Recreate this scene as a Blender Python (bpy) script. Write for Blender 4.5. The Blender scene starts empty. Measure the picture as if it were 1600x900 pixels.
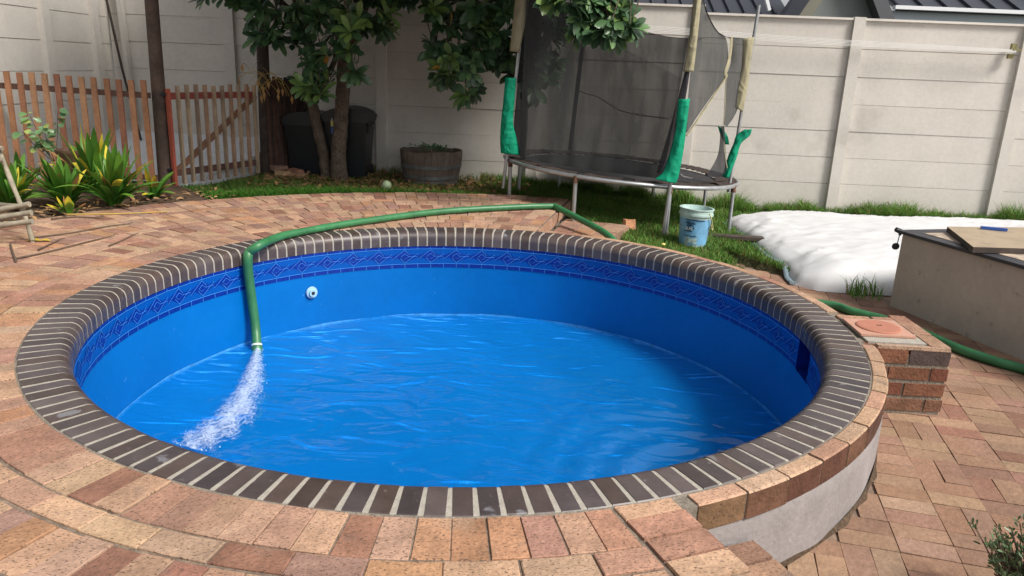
import bpy, math, random
import numpy as np
from mathutils import Vector, Matrix, Quaternion
random.seed(7); np.random.seed(7)
PI = math.pi
S = bpy.context.scene
COL = S.collection

# ------------------------------------------------------------------ camera
FPX, PITCH, ROLL, HC = 1187.4, 0.2807, 0.0409, 1.42
_F = np.array([0, math.cos(PITCH), -math.sin(PITCH)])
_r0 = np.array([1., 0, 0]); _u0 = np.cross(_r0, _F)
_R = _r0*math.cos(ROLL) + _u0*math.sin(ROLL)
_U = -_r0*math.sin(ROLL) + _u0*math.cos(ROLL)
cam_d = bpy.data.cameras.new('camera'); cam = bpy.data.objects.new('camera', cam_d); COL.objects.link(cam)
cam_d.sensor_width = 36; cam_d.lens = FPX/1600*36; cam_d.clip_start = 0.05; cam_d.clip_end = 500
cam.matrix_world = Matrix(((_R[0], _U[0], -_F[0], 0), (_R[1], _U[1], -_F[1], 0), (_R[2], _U[2], -_F[2], HC), (0, 0, 0, 1)))
S.camera = cam

# ------------------------------------------------------------------ light
SUN_AZ, SUN_EL = math.radians(-34), math.radians(47)      # azimuth from +X
to_sun = Vector((math.cos(SUN_AZ)*math.cos(SUN_EL), math.sin(SUN_AZ)*math.cos(SUN_EL), math.sin(SUN_EL)))
w = bpy.data.worlds.new('World'); S.world = w; w.use_nodes = True
wn = w.node_tree; bg = wn.nodes['Background']
sky = wn.nodes.new('ShaderNodeTexSky'); sky.sky_type = 'NISHITA'; sky.sun_disc = False
sky.sun_elevation = SUN_EL; sky.sun_rotation = math.atan2(to_sun.x, to_sun.y)
sky.air_density = 1.0; sky.dust_density = 3.0; sky.ozone_density = 1.0
hs = wn.nodes.new('ShaderNodeHueSaturation'); hs.inputs['Saturation'].default_value = 0.22
wn.links.new(sky.outputs[0], hs.inputs['Color']); wn.links.new(hs.outputs[0], bg.inputs[0])
bg.inputs[1].default_value = 0.105
sl = bpy.data.lights.new('sun', 'SUN'); sl.energy = 2.9; sl.angle = math.radians(16); sl.color = (1, .95, .87)
so = bpy.data.objects.new('sun', sl); COL.objects.link(so); so.rotation_euler = to_sun.to_track_quat('Z', 'Y').to_euler()
S.view_settings.view_transform = 'Standard'; S.view_settings.look = 'None'
S.view_settings.exposure = 0.55; S.view_settings.gamma = 1; S.view_settings.use_curve_mapping = False
S.render.engine = 'CYCLES'
S.cycles.use_denoising = True
S.cycles.max_bounces = 8; S.cycles.transparent_max_bounces = 16
S.cycles.caustics_reflective = False; S.cycles.caustics_refractive = False

# ------------------------------------------------------------------ helpers
def _ray(x, y): return (x-800)/FPX*_R - (y-450)/FPX*_U + _F
def atz(x, y, z=0.):
    d = _ray(x, y); p = np.array([0, 0, HC]) + d*((z-HC)/d[2]); return p
def aty(x, y, Y):
    d = _ray(x, y); return np.array([0, 0, HC]) + d*(Y/d[1])
CX, CY = -0.315, 4.533          # pool centre
RIN, ROUT = 2.12, 2.345         # coping
def atcyl(x, y, r):             # far hit on a cylinder round the pool centre
    d = _ray(x, y); a = d[0]**2+d[1]**2; b = -2*(d[0]*CX+d[1]*CY); c = CX*CX+CY*CY-r*r
    t = (-b+math.sqrt(b*b-4*a*c))/(2*a); return np.array([0, 0, HC])+d*t
def pol(r, deg, z=0.): a = math.radians(deg); return (CX+r*math.cos(a), CY+r*math.sin(a), z)

def tag(o, label=None, cat=None, group=None, kind=None):
    if label: o['label'] = label
    if cat: o['category'] = cat
    if group: o['group'] = group
    if kind: o['kind'] = kind
    return o
def empty(name, loc=(0, 0, 0), rz=0, label=None, cat=None, group=None, kind=None):
    o = bpy.data.objects.new(name, None); COL.objects.link(o); o.location = loc; o.rotation_euler = (0, 0, rz)
    return tag(o, label, cat, group, kind)

class MB:
    def __init__(s): s.v = []; s.f = []; s.m = []; s.c = []; s.n = 0
    def add(s, verts, faces, mat=0, col=None):
        b = s.n; s.v.extend([tuple(map(float, p)) for p in verts]); s.n += len(verts)
        for i, f in enumerate(faces):
            s.f.append([b+k for k in f]); s.m.append(mat); s.c.append(col if col is not None else (1, 1, 1))
    def box(s, c, size, rz=0, mat=0, col=None, M=None, jit=0):
        x, y, z = size[0]/2, size[1]/2, size[2]/2
        vs = [(-x, -y, -z), (x, -y, -z), (x, y, -z), (-x, y, -z), (-x, -y, z), (x, -y, z), (x, y, z), (-x, y, z)]
        if jit: vs = [tuple(q+random.uniform(-jit, jit) for q in p) for p in vs]
        if M is not None: vs = [tuple(M @ Vector(p) + Vector(c)) for p in vs]
        else:
            ca, sa = math.cos(rz), math.sin(rz)
            vs = [(c[0]+p[0]*ca-p[1]*sa, c[1]+p[0]*sa+p[1]*ca, c[2]+p[2]) for p in vs]
        s.add(vs, [(0, 3, 2, 1), (4, 5, 6, 7), (0, 1, 5, 4), (1, 2, 6, 5), (2, 3, 7, 6), (3, 0, 4, 7)], mat, col)
    def bar(s, a, b, w, t, mat=0, col=None, up=(0, 0, 1)):
        a, b = Vector(a), Vector(b); d = b-a; L = d.length; z = d.normalized(); x = Vector(up).cross(z)
        if x.length < 1e-4: x = Vector((1, 0, 0))
        x.normalize(); y = z.cross(x); M = Matrix((x, y, z)).transposed()
        s.box((a+b)/2, (w, t, L), M=M, mat=mat, col=col)
    def prism(s, poly, z0, z1, mat=0, col=None, chamfer=0):
        n = len(poly)
        if chamfer:
            cx = sum(p[0] for p in poly)/n; cy = sum(p[1] for p in poly)/n
            ins = []
            for p in poly:
                d = Vector((cx-p[0], cy-p[1])); L = max(d.length, 1e-6); k = min(chamfer*1.4/L, .4)
                ins.append((p[0]+d.x*k, p[1]+d.y*k))
            v = [(p[0], p[1], z0) for p in poly]+[(p[0], p[1], z1-chamfer) for p in poly]+[(p[0], p[1], z1) for p in ins]
            fs = [list(range(2*n, 3*n))]
            for i in range(n):
                j = (i+1) % n; fs.append((i, j, n+j, n+i)); fs.append((n+i, n+j, 2*n+j, 2*n+i))
            s.add(v, fs, mat, col); return
        v = [(p[0], p[1], z0) for p in poly]+[(p[0], p[1], z1) for p in poly]
        fs = [list(range(n))[::-1], list(range(n, 2*n))]
        for i in range(n):
            j = (i+1) % n; fs.append((i, j, n+j, n+i))
        s.add(v, fs, mat, col)
    def tube(s, path, r, n=10, mat=0, col=None, cap=True, squash=1):
        P = [Vector(tuple(p)) for p in path]; rs = r if hasattr(r, '__len__') else [r]*len(P)
        vs = []; up = Vector((0, 0, 1)); prevx = None
        for i, p in enumerate(P):
            d = (P[min(i+1, len(P)-1)]-P[max(i-1, 0)]).normalized()
            if prevx is None:
                x = up.cross(d)
                if x.length < .05: x = Vector((1, 0, 0)).cross(d)
            else: x = prevx-d*prevx.dot(d)
            x.normalize(); prevx = x; y = d.cross(x)
            for k in range(n):
                a = 2*PI*k/n; vs.append(p+(x*math.cos(a)+y*math.sin(a)*squash)*rs[i])
        fs = []
        for i in range(len(P)-1):
            for k in range(n):
                k2 = (k+1) % n; fs.append((i*n+k, i*n+k2, (i+1)*n+k2, (i+1)*n+k))
        if cap: fs.append(list(range(n))[::-1]); fs.append([(len(P)-1)*n+k for k in range(n)])
        s.add(vs, fs, mat, col)
    def lathe(s, prof, c=(0, 0, 0), n=32, mat=0, col=None, a0=0, a1=360, closed=True):
        full = abs(a1-a0-360) < 1e-6; m = n if full else n+1; vs = []
        for k in range(m):
            a = math.radians(a0+(a1-a0)*k/n)
            for (r, z) in prof: vs.append((c[0]+r*math.cos(a), c[1]+r*math.sin(a), c[2]+z))
        q = len(prof); fs = []
        for k in range(n):
            k2 = (k+1) % m
            for i in range(q-1): fs.append((k*q+i, k2*q+i, k2*q+i+1, k*q+i+1))
        s.add(vs, fs, mat, col)
    def sphere(s, c, r, n=8, mat=0, col=None, sq=(1, 1, 1), jit=0):
        vs = []; fs = []; m = n//2+1
        for i in range(m+1):
            t = PI*i/m
            for k in range(n):
                a = 2*PI*k/n; rr = r*(1+random.uniform(-jit, jit))
                vs.append((c[0]+rr*math.sin(t)*math.cos(a)*sq[0], c[1]+rr*math.sin(t)*math.sin(a)*sq[1], c[2]+rr*math.cos(t)*sq[2]))
        for i in range(m):
            for k in range(n):
                k2 = (k+1) % n; fs.append((i*n+k, (i+1)*n+k, (i+1)*n+k2, i*n+k2))
        s.add(vs, fs, mat, col)
    def build(s, name, mats, parent=None, smooth=False, weld=0):
        me = bpy.data.meshes.new(name); me.from_pydata(s.v, [], s.f)
        for m in (mats if isinstance(mats, (list, tuple)) else [mats]): me.materials.append(m)
        me.polygons.foreach_set('material_index', s.m)
        at = me.attributes.new('col', 'FLOAT_COLOR', 'CORNER')
        cnt = np.array([len(f) for f in s.f]); c = np.array(s.c, float); c = np.c_[c, np.ones(len(c))]
        at.data.foreach_set('color', np.repeat(c, cnt, axis=0).ravel().astype(np.float32))
        if smooth: me.polygons.foreach_set('use_smooth', [True]*len(me.polygons))
        me.validate(); me.update()
        if smooth:
            try: me.set_sharp_from_angle(angle=math.radians(40))
            except Exception: pass
        o = bpy.data.objects.new(name, me); COL.objects.link(o)
        if parent is not None:
            o.parent = parent
            # shapes are given in world space unless the parent sits at the origin
            o.matrix_parent_inverse = parent.matrix_basis.inverted() if getattr(s, 'world', True) else Matrix()
        return o
def local(): m = MB(); m.world = False; return m

def smooth_path(pts, k=6):
    P = [np.array(p, float) for p in pts]; out = []
    for i in range(len(P)-1):
        p0 = P[max(i-1, 0)]; p1 = P[i]; p2 = P[i+1]; p3 = P[min(i+2, len(P)-1)]
        for j in range(k):
            t = j/k
            out.append(.5*((2*p1)+(-p0+p2)*t+(2*p0-5*p1+4*p2-p3)*t*t+(-p0+3*p1-3*p2+p3)*t**3))
    out.append(P[-1]); return out

def tri_mesh(name, V, Fc, C, mat, parent=None, smooth=False):
    """bulk mesh from numpy arrays; C = one colour per face"""
    me = bpy.data.meshes.new(name)
    me.vertices.add(len(V)); me.vertices.foreach_set('co', V.astype(np.float32).ravel())
    k = Fc.shape[1]; me.loops.add(Fc.size); me.polygons.add(len(Fc))
    me.loops.foreach_set('vertex_index', Fc.astype(np.int32).ravel())
    me.polygons.foreach_set('loop_start', (np.arange(len(Fc))*k).astype(np.int32))
    me.materials.append(mat); me.update(calc_edges=True)
    at = me.attributes.new('col', 'FLOAT_COLOR', 'CORNER')
    c = np.c_[C, np.ones(len(C))]; at.data.foreach_set('color', np.repeat(c, k, axis=0).ravel().astype(np.float32))
    if smooth: me.polygons.foreach_set('use_smooth', [True]*len(Fc))
    o = bpy.data.objects.new(name, me); COL.objects.link(o)
    if parent is not None: o.parent = parent; o.matrix_parent_inverse = parent.matrix_basis.inverted()
    return o

# ------------------------------------------------------------------ materials
def mat(name, base=(.5, .5, .5), rough=.7, metal=0, attr=False, noise=None, bump=None, spec=.5, speckle=None, sss=None, two=None, stain=None):
    """base * attribute colour, noise = (scale, amount), bump = (scale, strength, detail), speckle = (scale, threshold, colour)"""
    m = bpy.data.materials.new(name); m.use_nodes = True; N = m.node_tree.nodes; L = m.node_tree.links
    b = N['Principled BSDF']; b.inputs['Roughness'].default_value = rough; b.inputs['Metallic'].default_value = metal
    b.inputs['Specular IOR Level'].default_value = spec
    tc = N.new('ShaderNodeTexCoord'); co = tc.outputs['Object']
    rgb = N.new('ShaderNodeRGB'); rgb.outputs[0].default_value = (*base, 1); cur = rgb.outputs[0]
    def mix(bt, fac, a, bb):
        x = N.new('ShaderNodeMix'); x.data_type = 'RGBA'; x.blend_type = bt
        if isinstance(fac, (int, float)): x.inputs[0].default_value = fac
        else: L.new(fac, x.inputs[0])
        for s_, v in ((6, a), (7, bb)):
            if isinstance(v, tuple): x.inputs[s_].default_value = (*v, 1)
            else: L.new(v, x.inputs[s_])
        return x.outputs[2]
    if attr:
        a = N.new('ShaderNodeAttribute'); a.attribute_name = 'col'; cur = mix('MULTIPLY', 1, cur, a.outputs['Color'])
    if noise:
        for (sc, am) in (noise if isinstance(noise, list) else [noise]):
            t = N.new('ShaderNodeTexNoise'); t.inputs['Scale'].default_value = sc; t.inputs['Detail'].default_value = 6; L.new(co, t.inputs['Vector'])
            r = N.new('ShaderNodeMapRange'); r.inputs[1].default_value = .3; r.inputs[2].default_value = .7
            r.inputs[3].default_value = 1-am; r.inputs[4].default_value = 1+am; L.new(t.outputs[0], r.inputs[0])
            cur = mix('MULTIPLY', 1, cur, r.outputs[0])
    if stain:    # (scale, lo, hi, colour, max)
        for (sc, lo, hi, cc, mx) in (stain if isinstance(stain, list) else [stain]):
            t = N.new('ShaderNodeTexNoise'); t.inputs['Scale'].default_value = sc; t.inputs['Detail'].default_value = 5; L.new(co, t.inputs['Vector'])
            r = N.new('ShaderNodeMapRange'); r.inputs[1].default_value = lo; r.inputs[2].default_value = hi; r.inputs[4].default_value = mx; L.new(t.outputs[0], r.inputs[0])
            cur = mix('MIX', r.outputs[0], cur, cc)
    if speckle:
        sc, th, cc = speckle
        mp = N.new('ShaderNodeMapping'); mp.inputs['Rotation'].default_value = (0, 0, .6); mp.inputs['Scale'].default_value = (1, 2.2, 1); L.new(co, mp.inputs[0])
        t = N.new('ShaderNodeTexNoise'); t.inputs['Scale'].default_value = sc; t.inputs['Detail'].default_value = 2; L.new(mp.outputs[0], t.inputs['Vector'])
        r = N.new('ShaderNodeMapRange'); r.inputs[1].default_value = th; r.inputs[2].default_value = th+.035; r.inputs[4].default_value = .8; L.new(t.outputs[0], r.inputs[0])
        cur = mix('MIX', r.outputs[0], cur, cc)
    L.new(cur, b.inputs['Base Color'])
    if bump:
        t = N.new('ShaderNodeTexNoise'); t.inputs['Scale'].default_value = bump[0]; t.inputs['Detail'].default_value = bump[2] if len(bump) > 2 else 4; L.new(co, t.inputs['Vector'])
        bp = N.new('ShaderNodeBump'); bp.inputs['Strength'].default_value = bump[1]; bp.inputs['Distance'].default_value = bump[3] if len(bump) > 3 else .01
        if len(bump) > 4: t.noise_type = 'RIDGED_MULTIFRACTAL'; t.normalize = True; t.inputs['Distortion'].default_value = bump[4]
        L.new(t.outputs[0], bp.inputs['Height']); L.new(bp.outputs[0], b.inputs['Normal'])
    if two:   # translucent leaf
        tr = N.new('ShaderNodeBsdfTranslucent'); L.new(cur, tr.inputs[0]); ms = N.new('ShaderNodeMixShader'); ms.inputs[0].default_value = two
        L.new(b.outputs[0], ms.inputs[1]); L.new(tr.outputs[0], ms.inputs[2]); L.new(ms.outputs[0], N['Material Output'].inputs[0])
    return m

M = {}
M['brick'] = mat('brick', (1, 1, 1), .85, attr=True, noise=[(9, .2), (45, .14)], bump=(70, .55, 6), speckle=(80, .605, (.085, .055, .04)), spec=.25,
                 stain=[(5.5, .64, .72, (.13, .10, .095), .55), (1.1, .55, .7, (.33, .20, .12), .4), (3.1, .58, .68, (.40, .30, .22), .3)])
M['brick_side'] = mat('brick_side', (1, 1, 1), .9, attr=True, noise=[(14, .25)], bump=(60, .6, 6), speckle=(80, .64, (.04, .03, .025)), spec=.2)
M['patio_joint'] = mat('patio_joint', (.24, .165, .12), .95, noise=(12, .3), bump=(60, .6))
M['patio_brick'] = mat('patio_brick', (1, 1, 1), .85, attr=True, noise=[(3.5, .14), (30, .14)], bump=(50, .5, 6), speckle=(80, .66, (.1, .065, .05)), spec=.25, stain=[(2.3, .5, .7, (.30, .185, .12), .55), (9, .62, .75, (.22, .16, .12), .4)])
M['mortar'] = mat('mortar', (.22, .19, .155), .95, noise=(40, .25), bump=(120, .7, 4), spec=.15)
M['mortar_dark'] = mat('mortar_dark', (.20, .155, .12), .95, noise=(25, .4), bump=(100, .7, 4), spec=.1)
M['mortar_pale'] = mat('mortar_pale', (.36, .33, .285), .9, noise=(30, .12), bump=(150, .4, 4), spec=.2)
M['coping'] = mat('coping', (1, 1, 1), .42, attr=True, noise=[(12, .16), (70, .08)], bump=(35, .12, 5), spec=.5,
                  stain=[(7, .66, .71, (.24, .24, .26), .6), (2.5, .55, .75, (.12, .10, .095), .6), (35, .66, .72, (.20, .19, .18), .4)])
M['plaster'] = mat('plaster', (.275, .25, .245), .9, noise=[(4, .12), (30, .05)], bump=(45, .5, 6), spec=.2, stain=(3, .58, .7, (.20, .18, .17), .5))
M['grey_plaster'] = mat('grey_plaster', (.45, .395, .335), .9, noise=[(3, .1), (25, .05)], bump=(60, .25, 6), spec=.2, stain=[(9, .68, .74, (.22, .20, .18), .6), (1.5, .55, .75, (.34, .30, .26), .5)])
M['wall'] = mat('wall_paint', (.565, .53, .485), .8, attr=True, noise=[(1.6, .06), (20, .04)], bump=(50, .25, 5), spec=.25,
                stain=[(2.2, .62, .75, (.37, .34, .30), .4)])
M['liner'] = mat('liner_blue', (.0, .135, .45), .42, noise=[(1.5, .08), (18, .03)], spec=.22, bump=(5, .35, 5), stain=(26, .70, .76, (.10, .34, .72), .35))
M['glint'] = mat('waterline_glint', (.05, .27, .62), .5, noise=(20, .3))  # lighter blue that paints the glint along the water's edge
M['liner_mid'] = mat('liner_mid', (.0, .075, .36), .4, spec=.25)
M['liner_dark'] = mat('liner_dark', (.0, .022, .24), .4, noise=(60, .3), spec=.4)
M['liner_line'] = mat('liner_line', (.06, .30, .80), .4, spec=.4)
M['white_plastic'] = mat('white_plastic', (.35, .55, .68), .35)
M['black_hole'] = mat('black_hole', (.01, .012, .015), .6)
M['hose'] = mat('hose_green', (.035, .16, .062), .42, noise=[(5, .2), (30, .1)], spec=.5)
M['hose_pale'] = mat('hose_tape', (.6, .66, .6), .5)
M['galv'] = mat('galvanised', (.42, .43, .44), .38, metal=.75, noise=[(12, .15)], bump=(40, .05))
M['rust'] = mat('rust', (.11, .055, .035), .85, noise=(30, .4), bump=(60, .4))
M['sleeve'] = mat('khaki_sleeve', (.30, .27, .17), .8, noise=(12, .12), bump=(12, .6, 3, .02, .6))
M['green_cloth'] = mat('green_cloth', (.0, .25, .135), .7, noise=[(9, .15), (3, .15)], bump=(11, .8, 3, .03, .6), spec=.25)
M['mat_black'] = mat('jump_mat', (.018, .018, .021), .75, noise=(20, .2), bump=(200, .3))
M['pad'] = mat('ragged_pad', (.035, .022, .018), .9, noise=(30, .5), bump=(60, .8))
M['picket'] = mat('picket_wood', (1, 1, 1), .75, attr=True, noise=[(6, .22), (40, .14)], bump=(30, .35))
M['bark'] = mat('bark', (.115, .088, .068), .95, noise=[(9, .3), (45, .35)], bump=(38, 1.0, 6), spec=.1)
M['dark_wood'] = mat('dark_wood', (.045, .032, .026), .9, attr=True, noise=(14, .35), bump=(30, .6))
M['post'] = mat('post_wood', (.075, .05, .038), .85, noise=[(5, .35), (30, .2)], bump=(25, .6))
M['leaf'] = mat('leaf', (1, 1, 1), .36, attr=True, noise=[(7, .12), (2, .2)], spec=.55, two=.18)
M['strap'] = mat('strap_leaf', (1, 1, 1), .42, attr=True, noise=(6, .2), spec=.4, two=.25)
M['grass'] = mat('grass_blade', (1, 1, 1), .6, attr=True, noise=(1.2, .2), spec=.25, two=.3)
M['soil'] = mat('soil', (.075, .06, .035), .95, noise=[(3, .25), (30, .35)], bump=(40, 1.0, 8), spec=.1, stain=(1.2, .45, .62, (.045, .075, .02), .8))
M['bed_soil'] = mat('bed_soil', (.085, .058, .04), .95, noise=[(6, .3), (50, .35)], bump=(50, 1, 8), spec=.1)
M['litter'] = mat('litter', (1, 1, 1), .85, attr=True, noise=(20, .2))
M['concrete'] = mat('concrete_floor', (.66, .67, .70), .85, noise=[(2, .08), (30, .06)], bump=(60, .2))
M['cover'] = mat('cover_cloth', (.60, .60, .61), .5, noise=(3, .03), bump=(2.6, .75, 4, .05, .5), spec=.3, stain=(3.5, .60, .78, (.50, .49, .46), .35))
M['cover_edge'] = mat('cover_edge', (.19, .25, .29), .7, noise=(14, .3))
M['bin'] = mat('bin_plastic', (.007, .009, .012), .45, noise=(6, .2), bump=(40, .05))
M['barrel'] = mat('barrel_wood', (.13, .10, .08), .85, attr=True, noise=[(8, .25), (60, .15)], bump=(30, .5))
M['hoop'] = mat('barrel_hoop', (.13, .14, .14), .6, metal=.3, noise=(15, .35), bump=(40, .3))
M['bucket'] = mat('bucket_white', (.42, .55, .52), .5, noise=(12, .2), spec=.4, stain=(16, .55, .65, (.25, .33, .28), .6))
M['bucket_blue'] = mat('bucket_label', (.16, .37, .58), .45, noise=(10, .2), stain=[(14, .60, .68, (.35, .50, .55), .55), (30, .64, .7, (.05, .10, .13), .6)])
M['bucket_dark'] = mat('bucket_print', (.02, .07, .14), .5, noise=(20, .2))
M['bucket_text'] = mat('bucket_text', (.55, .62, .62), .5)
M['rope'] = mat('rope', (.45, .44, .22), .8, noise=(40, .2))
M['slate'] = mat('slate', (.035, .035, .042), .5, noise=(8, .2), bump=(30, .2))
M['stone'] = mat('pale_stone', (.42, .33, .25), .8, noise=[(9, .3)], bump=(30, .4), stain=(7, .5, .62, (.16, .13, .12), .8))
M['plank'] = mat('plank', (.36, .28, .19), .7, noise=[(5, .18)], bump=(25, .3), stain=(5, .52, .66, (.24, .18, .13), .7))
M['plank_dark'] = mat('plank_side', (.055, .04, .032), .85, noise=(12, .3))
M['terracotta'] = mat('terracotta', (.40, .16, .105), .6, noise=(12, .08), spec=.4)
M['terra_pale'] = mat('terracotta_frame', (.46, .25, .18), .65, noise=(12, .08))
M['stick'] = mat('weathered_stick', (.27, .235, .175), .9, noise=[(12, .25)], bump=(30, .6))
M['twig'] = mat('twig', (.10, .065, .045), .85, noise=(30, .3))
M['twig_yellow'] = mat('twig_yellow', (.42, .29, .07), .7)
M['roof'] = mat('metal_roof', (.045, .048, .062), .35, metal=.3, noise=(3, .1))
M['gable'] = mat('gable_wall', (.20, .22, .215), .85, noise=(3, .06))
M['barge'] = mat('barge_board', (.09, .09, .10), .6)
M['barge_olive'] = mat('barge_olive', (.19, .18, .14), .7)
M['white_trim'] = mat('white_trim', (.80, .81, .83), .5)
M['pale_wall'] = mat('pale_house_wall', (.50, .56, .60), .8)
M['line'] = mat('clothes_line', (.75, .74, .72), .5)
M['brass'] = mat('bracket_metal', (.22, .20, .09), .6, metal=.3, noise=(40, .4))
M['blue_plastic'] = mat('blue_plastic', (.03, .09, .35), .4)
M['yellow_plastic'] = mat('yellow_plastic', (.6, .55, .15), .5)
M['pot'] = mat('pot_brown', (.10, .055, .035), .7, noise=(12, .2))
M['foamw'] = None

# net: fine dark weave, see-through between the threads
def net_mat(name, alpha, c=(.02, .02, .022)):
    m = bpy.data.materials.new(name); m.use_nodes = True; N = m.node_tree.nodes; L = m.node_tree.links
    b = N['Principled BSDF']; b.inputs['Base Color'].default_value = (*c, 1); b.inputs['Roughness'].default_value = .9; b.inputs['Specular IOR Level'].default_value = .1
    tc = N.new('ShaderNodeTexCoord'); t = N.new('ShaderNodeTexNoise'); t.inputs['Scale'].default_value = 3.5; t.inputs['Detail'].default_value = 4
    mp = N.new('ShaderNodeMapping'); mp.inputs['Scale'].default_value = (2.5, 2.5, .5); L.new(tc.outputs['Object'], mp.inputs[0]); L.new(mp.outputs[0], t.inputs['Vector'])
    r = N.new('ShaderNodeMapRange'); r.inputs[1].default_value = .3; r.inputs[2].default_value = .7; r.inputs[3].default_value = alpha-.05; r.inputs[4].default_value = alpha+.06
    L.new(t.outputs[0], r.inputs[0]); L.new(r.outputs[0], b.inputs['Alpha'])
    return m
M['net'] = net_mat('safety_net', .83, (.05, .052, .052)); M['net_back'] = net_mat('safety_net_back', .26, (.03, .03, .032));  M['net_dense'] = net_mat('safety_net_folds', .86, (.025, .025, .03))

BRICKS = [(0.441, 0.278, 0.184), (0.415, 0.241, 0.159), (0.371, 0.196, 0.137), (0.469, 0.299, 0.208), (0.353, 0.2, 0.147), (0.433, 0.263, 0.18), (0.388, 0.223, 0.155), (0.459, 0.287, 0.188), (0.317, 0.183, 0.142), (0.485, 0.309, 0.199), (0.291, 0.146, 0.1), (0.433, 0.232, 0.133)]
def bcol(warm=1.0, palette=BRICKS):
    c = random.choice(palette); k = random.uniform(.86, 1.12)*warm*.87
    return tuple(min(.9, x*k*random.uniform(.97, 1.03)) for x in c)

# ------------------------------------------------------------------ ground levels
PZ = -0.40                                   # lower patio
def lerp(a, b, t): t = max(0, min(1, t)); return a+(b-a)*t
def gz(x, y):
    if x < -1: z = lerp(-.06, -.12, (x+3)/2)
    elif x < 1: z = lerp(-.12, -.2, (x+1)/2)
    else: z = lerp(-.2, -.385, (x-1)/2.2)
    return z + .012*math.sin(3*x+1)*math.cos(2.3*y)
def wally(x): return 10.87-.045*x

# ------------------------------------------------------------------ terrace paving (upper level)
def sector(r0, r1, a0, a1, n=2):
    pts = []
    for i in range(n+1): a = math.radians(a0+(a1-a0)*i/n); pts.append((CX+r0*math.cos(a), CY+r0*math.sin(a)))
    for i in range(n, -1, -1): a = math.radians(a0+(a1-a0)*i/n); pts.append((CX+r1*math.cos(a), CY+r1*math.sin(a)))
    return pts[::-1]
A_BACK, A_FRONT = 77.5, 292.6               # azimuth range of the upper terrace
pav = MB()
rings = [('S', 2.352), ('T', 2.582), ('S', 2.70), ('S', 2.932), ('T', 3.164), ('S', 3.28), ('S', 3.512), ('T', 3.744), ('S', 3.862), ('S', 4.094), ('S', 4.326), ('S', 4.56), ('S', 4.79), ('S', 5.02)]
# border row next to the front edge takes .235 m
def in_border(r, a):
    d = math.radians(A_FRONT-a); return r*math.sin(d) < .232 if d < PI/2 else False
for kind, r0 in rings:
    dr, du = (.222, .108) if kind == 'S' else (.108, .222)
    if kind == 'S' and r0 == 4.094: dr = .218
    pitch = math.degrees((du+.009)/(r0+dr/2)); a = A_BACK+random.uniform(.05, .3)
    a_end = A_FRONT
    while a < a_end-.3:
        far = r0 > 4.3
        if not (far and (a < 195)):
            off = random.uniform(-.5, .5)*.004/r0*57
            z = random.uniform(-.004, .003)
            rm = r0+dr/2
            g = math.degrees(.0025/rm)
            aa, bb = a+g+off, a+pitch-g+off
            # skip bricks inside the border strip
            a_lim = A_FRONT-math.degrees(math.asin(min(1, .237/(r0+dr*.5))))
            if aa < a_lim-.4:
                bb = min(bb, a_lim); a_end2 = A_FRONT
                ra, rb = r0+.001+random.uniform(-.003, .003), r0+dr-.001+random.uniform(-.003, .003)
                bb = min(a+pitch-g+off, a_end)
                la, lb = [A_FRONT-math.degrees(math.asin(min(1, .240/q))) for q in (ra, rb)]
                pl = sector(ra, rb, aa, bb, 1 if kind == 'S' else 2)
                if bb > min(la, lb):
                    pl = [pol(rb, min(bb, lb))[:2], pol(rb, min(aa, lb-.3))[:2], pol(ra, min(aa, la-.3))[:2], pol(ra, min(bb, la))[:2]]
                dim = random.random()
                col = bcol(1.0)
                if kind == 'S' and dim < .02: col = (.30, .20, .15)
                pav.prism(pl, -.06, z, col=col, chamfer=.003)
        a += pitch*random.uniform(.985, 1.015)
# front border row: bricks square to the edge
ea = math.radians(A_FRONT); ed = Vector((math.cos(ea), math.sin(ea))); en = Vector((math.sin(ea), -math.cos(ea)))*1  # en points back over the terrace
if en.x > 0: en = -en
tt = [.004+.221*i/6 for i in range(7)]
pp_ = [Vector((CX, CY))+ed*math.sqrt(2.353**2-t*t)+en*t for t in tt]+[Vector((CX, CY))+ed*2.424+en*t for t in (.225, .004)]
pav.prism([(q.x, q.y) for q in pp_][::-1], -.06, .002, col=(.47, .29, .19), chamfer=.003)
s_ = 2.43
while s_ < 5.2:
    p = Vector((CX, CY))+ed*(s_+.054)+en*(.114)
    pav.box((p.x, p.y, -.03+random.uniform(-.003, .004)), (.106, .222, .066), rz=ea, col=bcol(1.08, BRICKS[:1]+BRICKS[3:4]+BRICKS[7:8]+BRICKS[2:3]), jit=.0015)
    s_ += .118
# outer riser faces of the terrace at the back steps
bed = MB()
bed.add([(*sector(2.3, 5.4, 195, 292, 1)[0], 0)]*0, [])
n = 96
vs = []; fs = []
for i in range(n+1):
    a = A_BACK+(A_FRONT-A_BACK)*i/n; ro = 4.315 if a < 195 else 5.3
    for r in (2.345, ro): p = pol(r, a, -.007); vs.append(p)
    vs.append(pol(ro, a, -.35))
for i in range(n): fs.append((3*i, 3*i+1, 3*i+4, 3*i+3)); fs.append((3*i+1, 3*i+2, 3*i+5, 3*i+4))
b0 = len(vs); vs += [pol(2.345, A_BACK, -.35), pol(2.345, A_FRONT, -.42), pol(5.3, A_FRONT, -.42)]
fs.append((0, b0, 2, 1)); fs.append((3*n, 3*n+1, b0+2, b0+1))
bed.add(vs, fs, mat=1)
pav.add(bed.v, bed.f, mat=1)
# facing bricks of the back step riser and the front edge
for r in np.arange(2.46, 4.28, .225):
    a0 = A_BACK-.25
    p0, p1 = pol(r, a0), pol(min(r+.215, 4.31), a0)
    pav.bar((p0[0], p0[1], -.065), (p1[0], p1[1], -.065), .02, .105, col=bcol(.95), up=(0, 0, 1))
tag(pav.build('terrace_paving', [M['brick'], M['mortar_dark']]), kind='structure')

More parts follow.
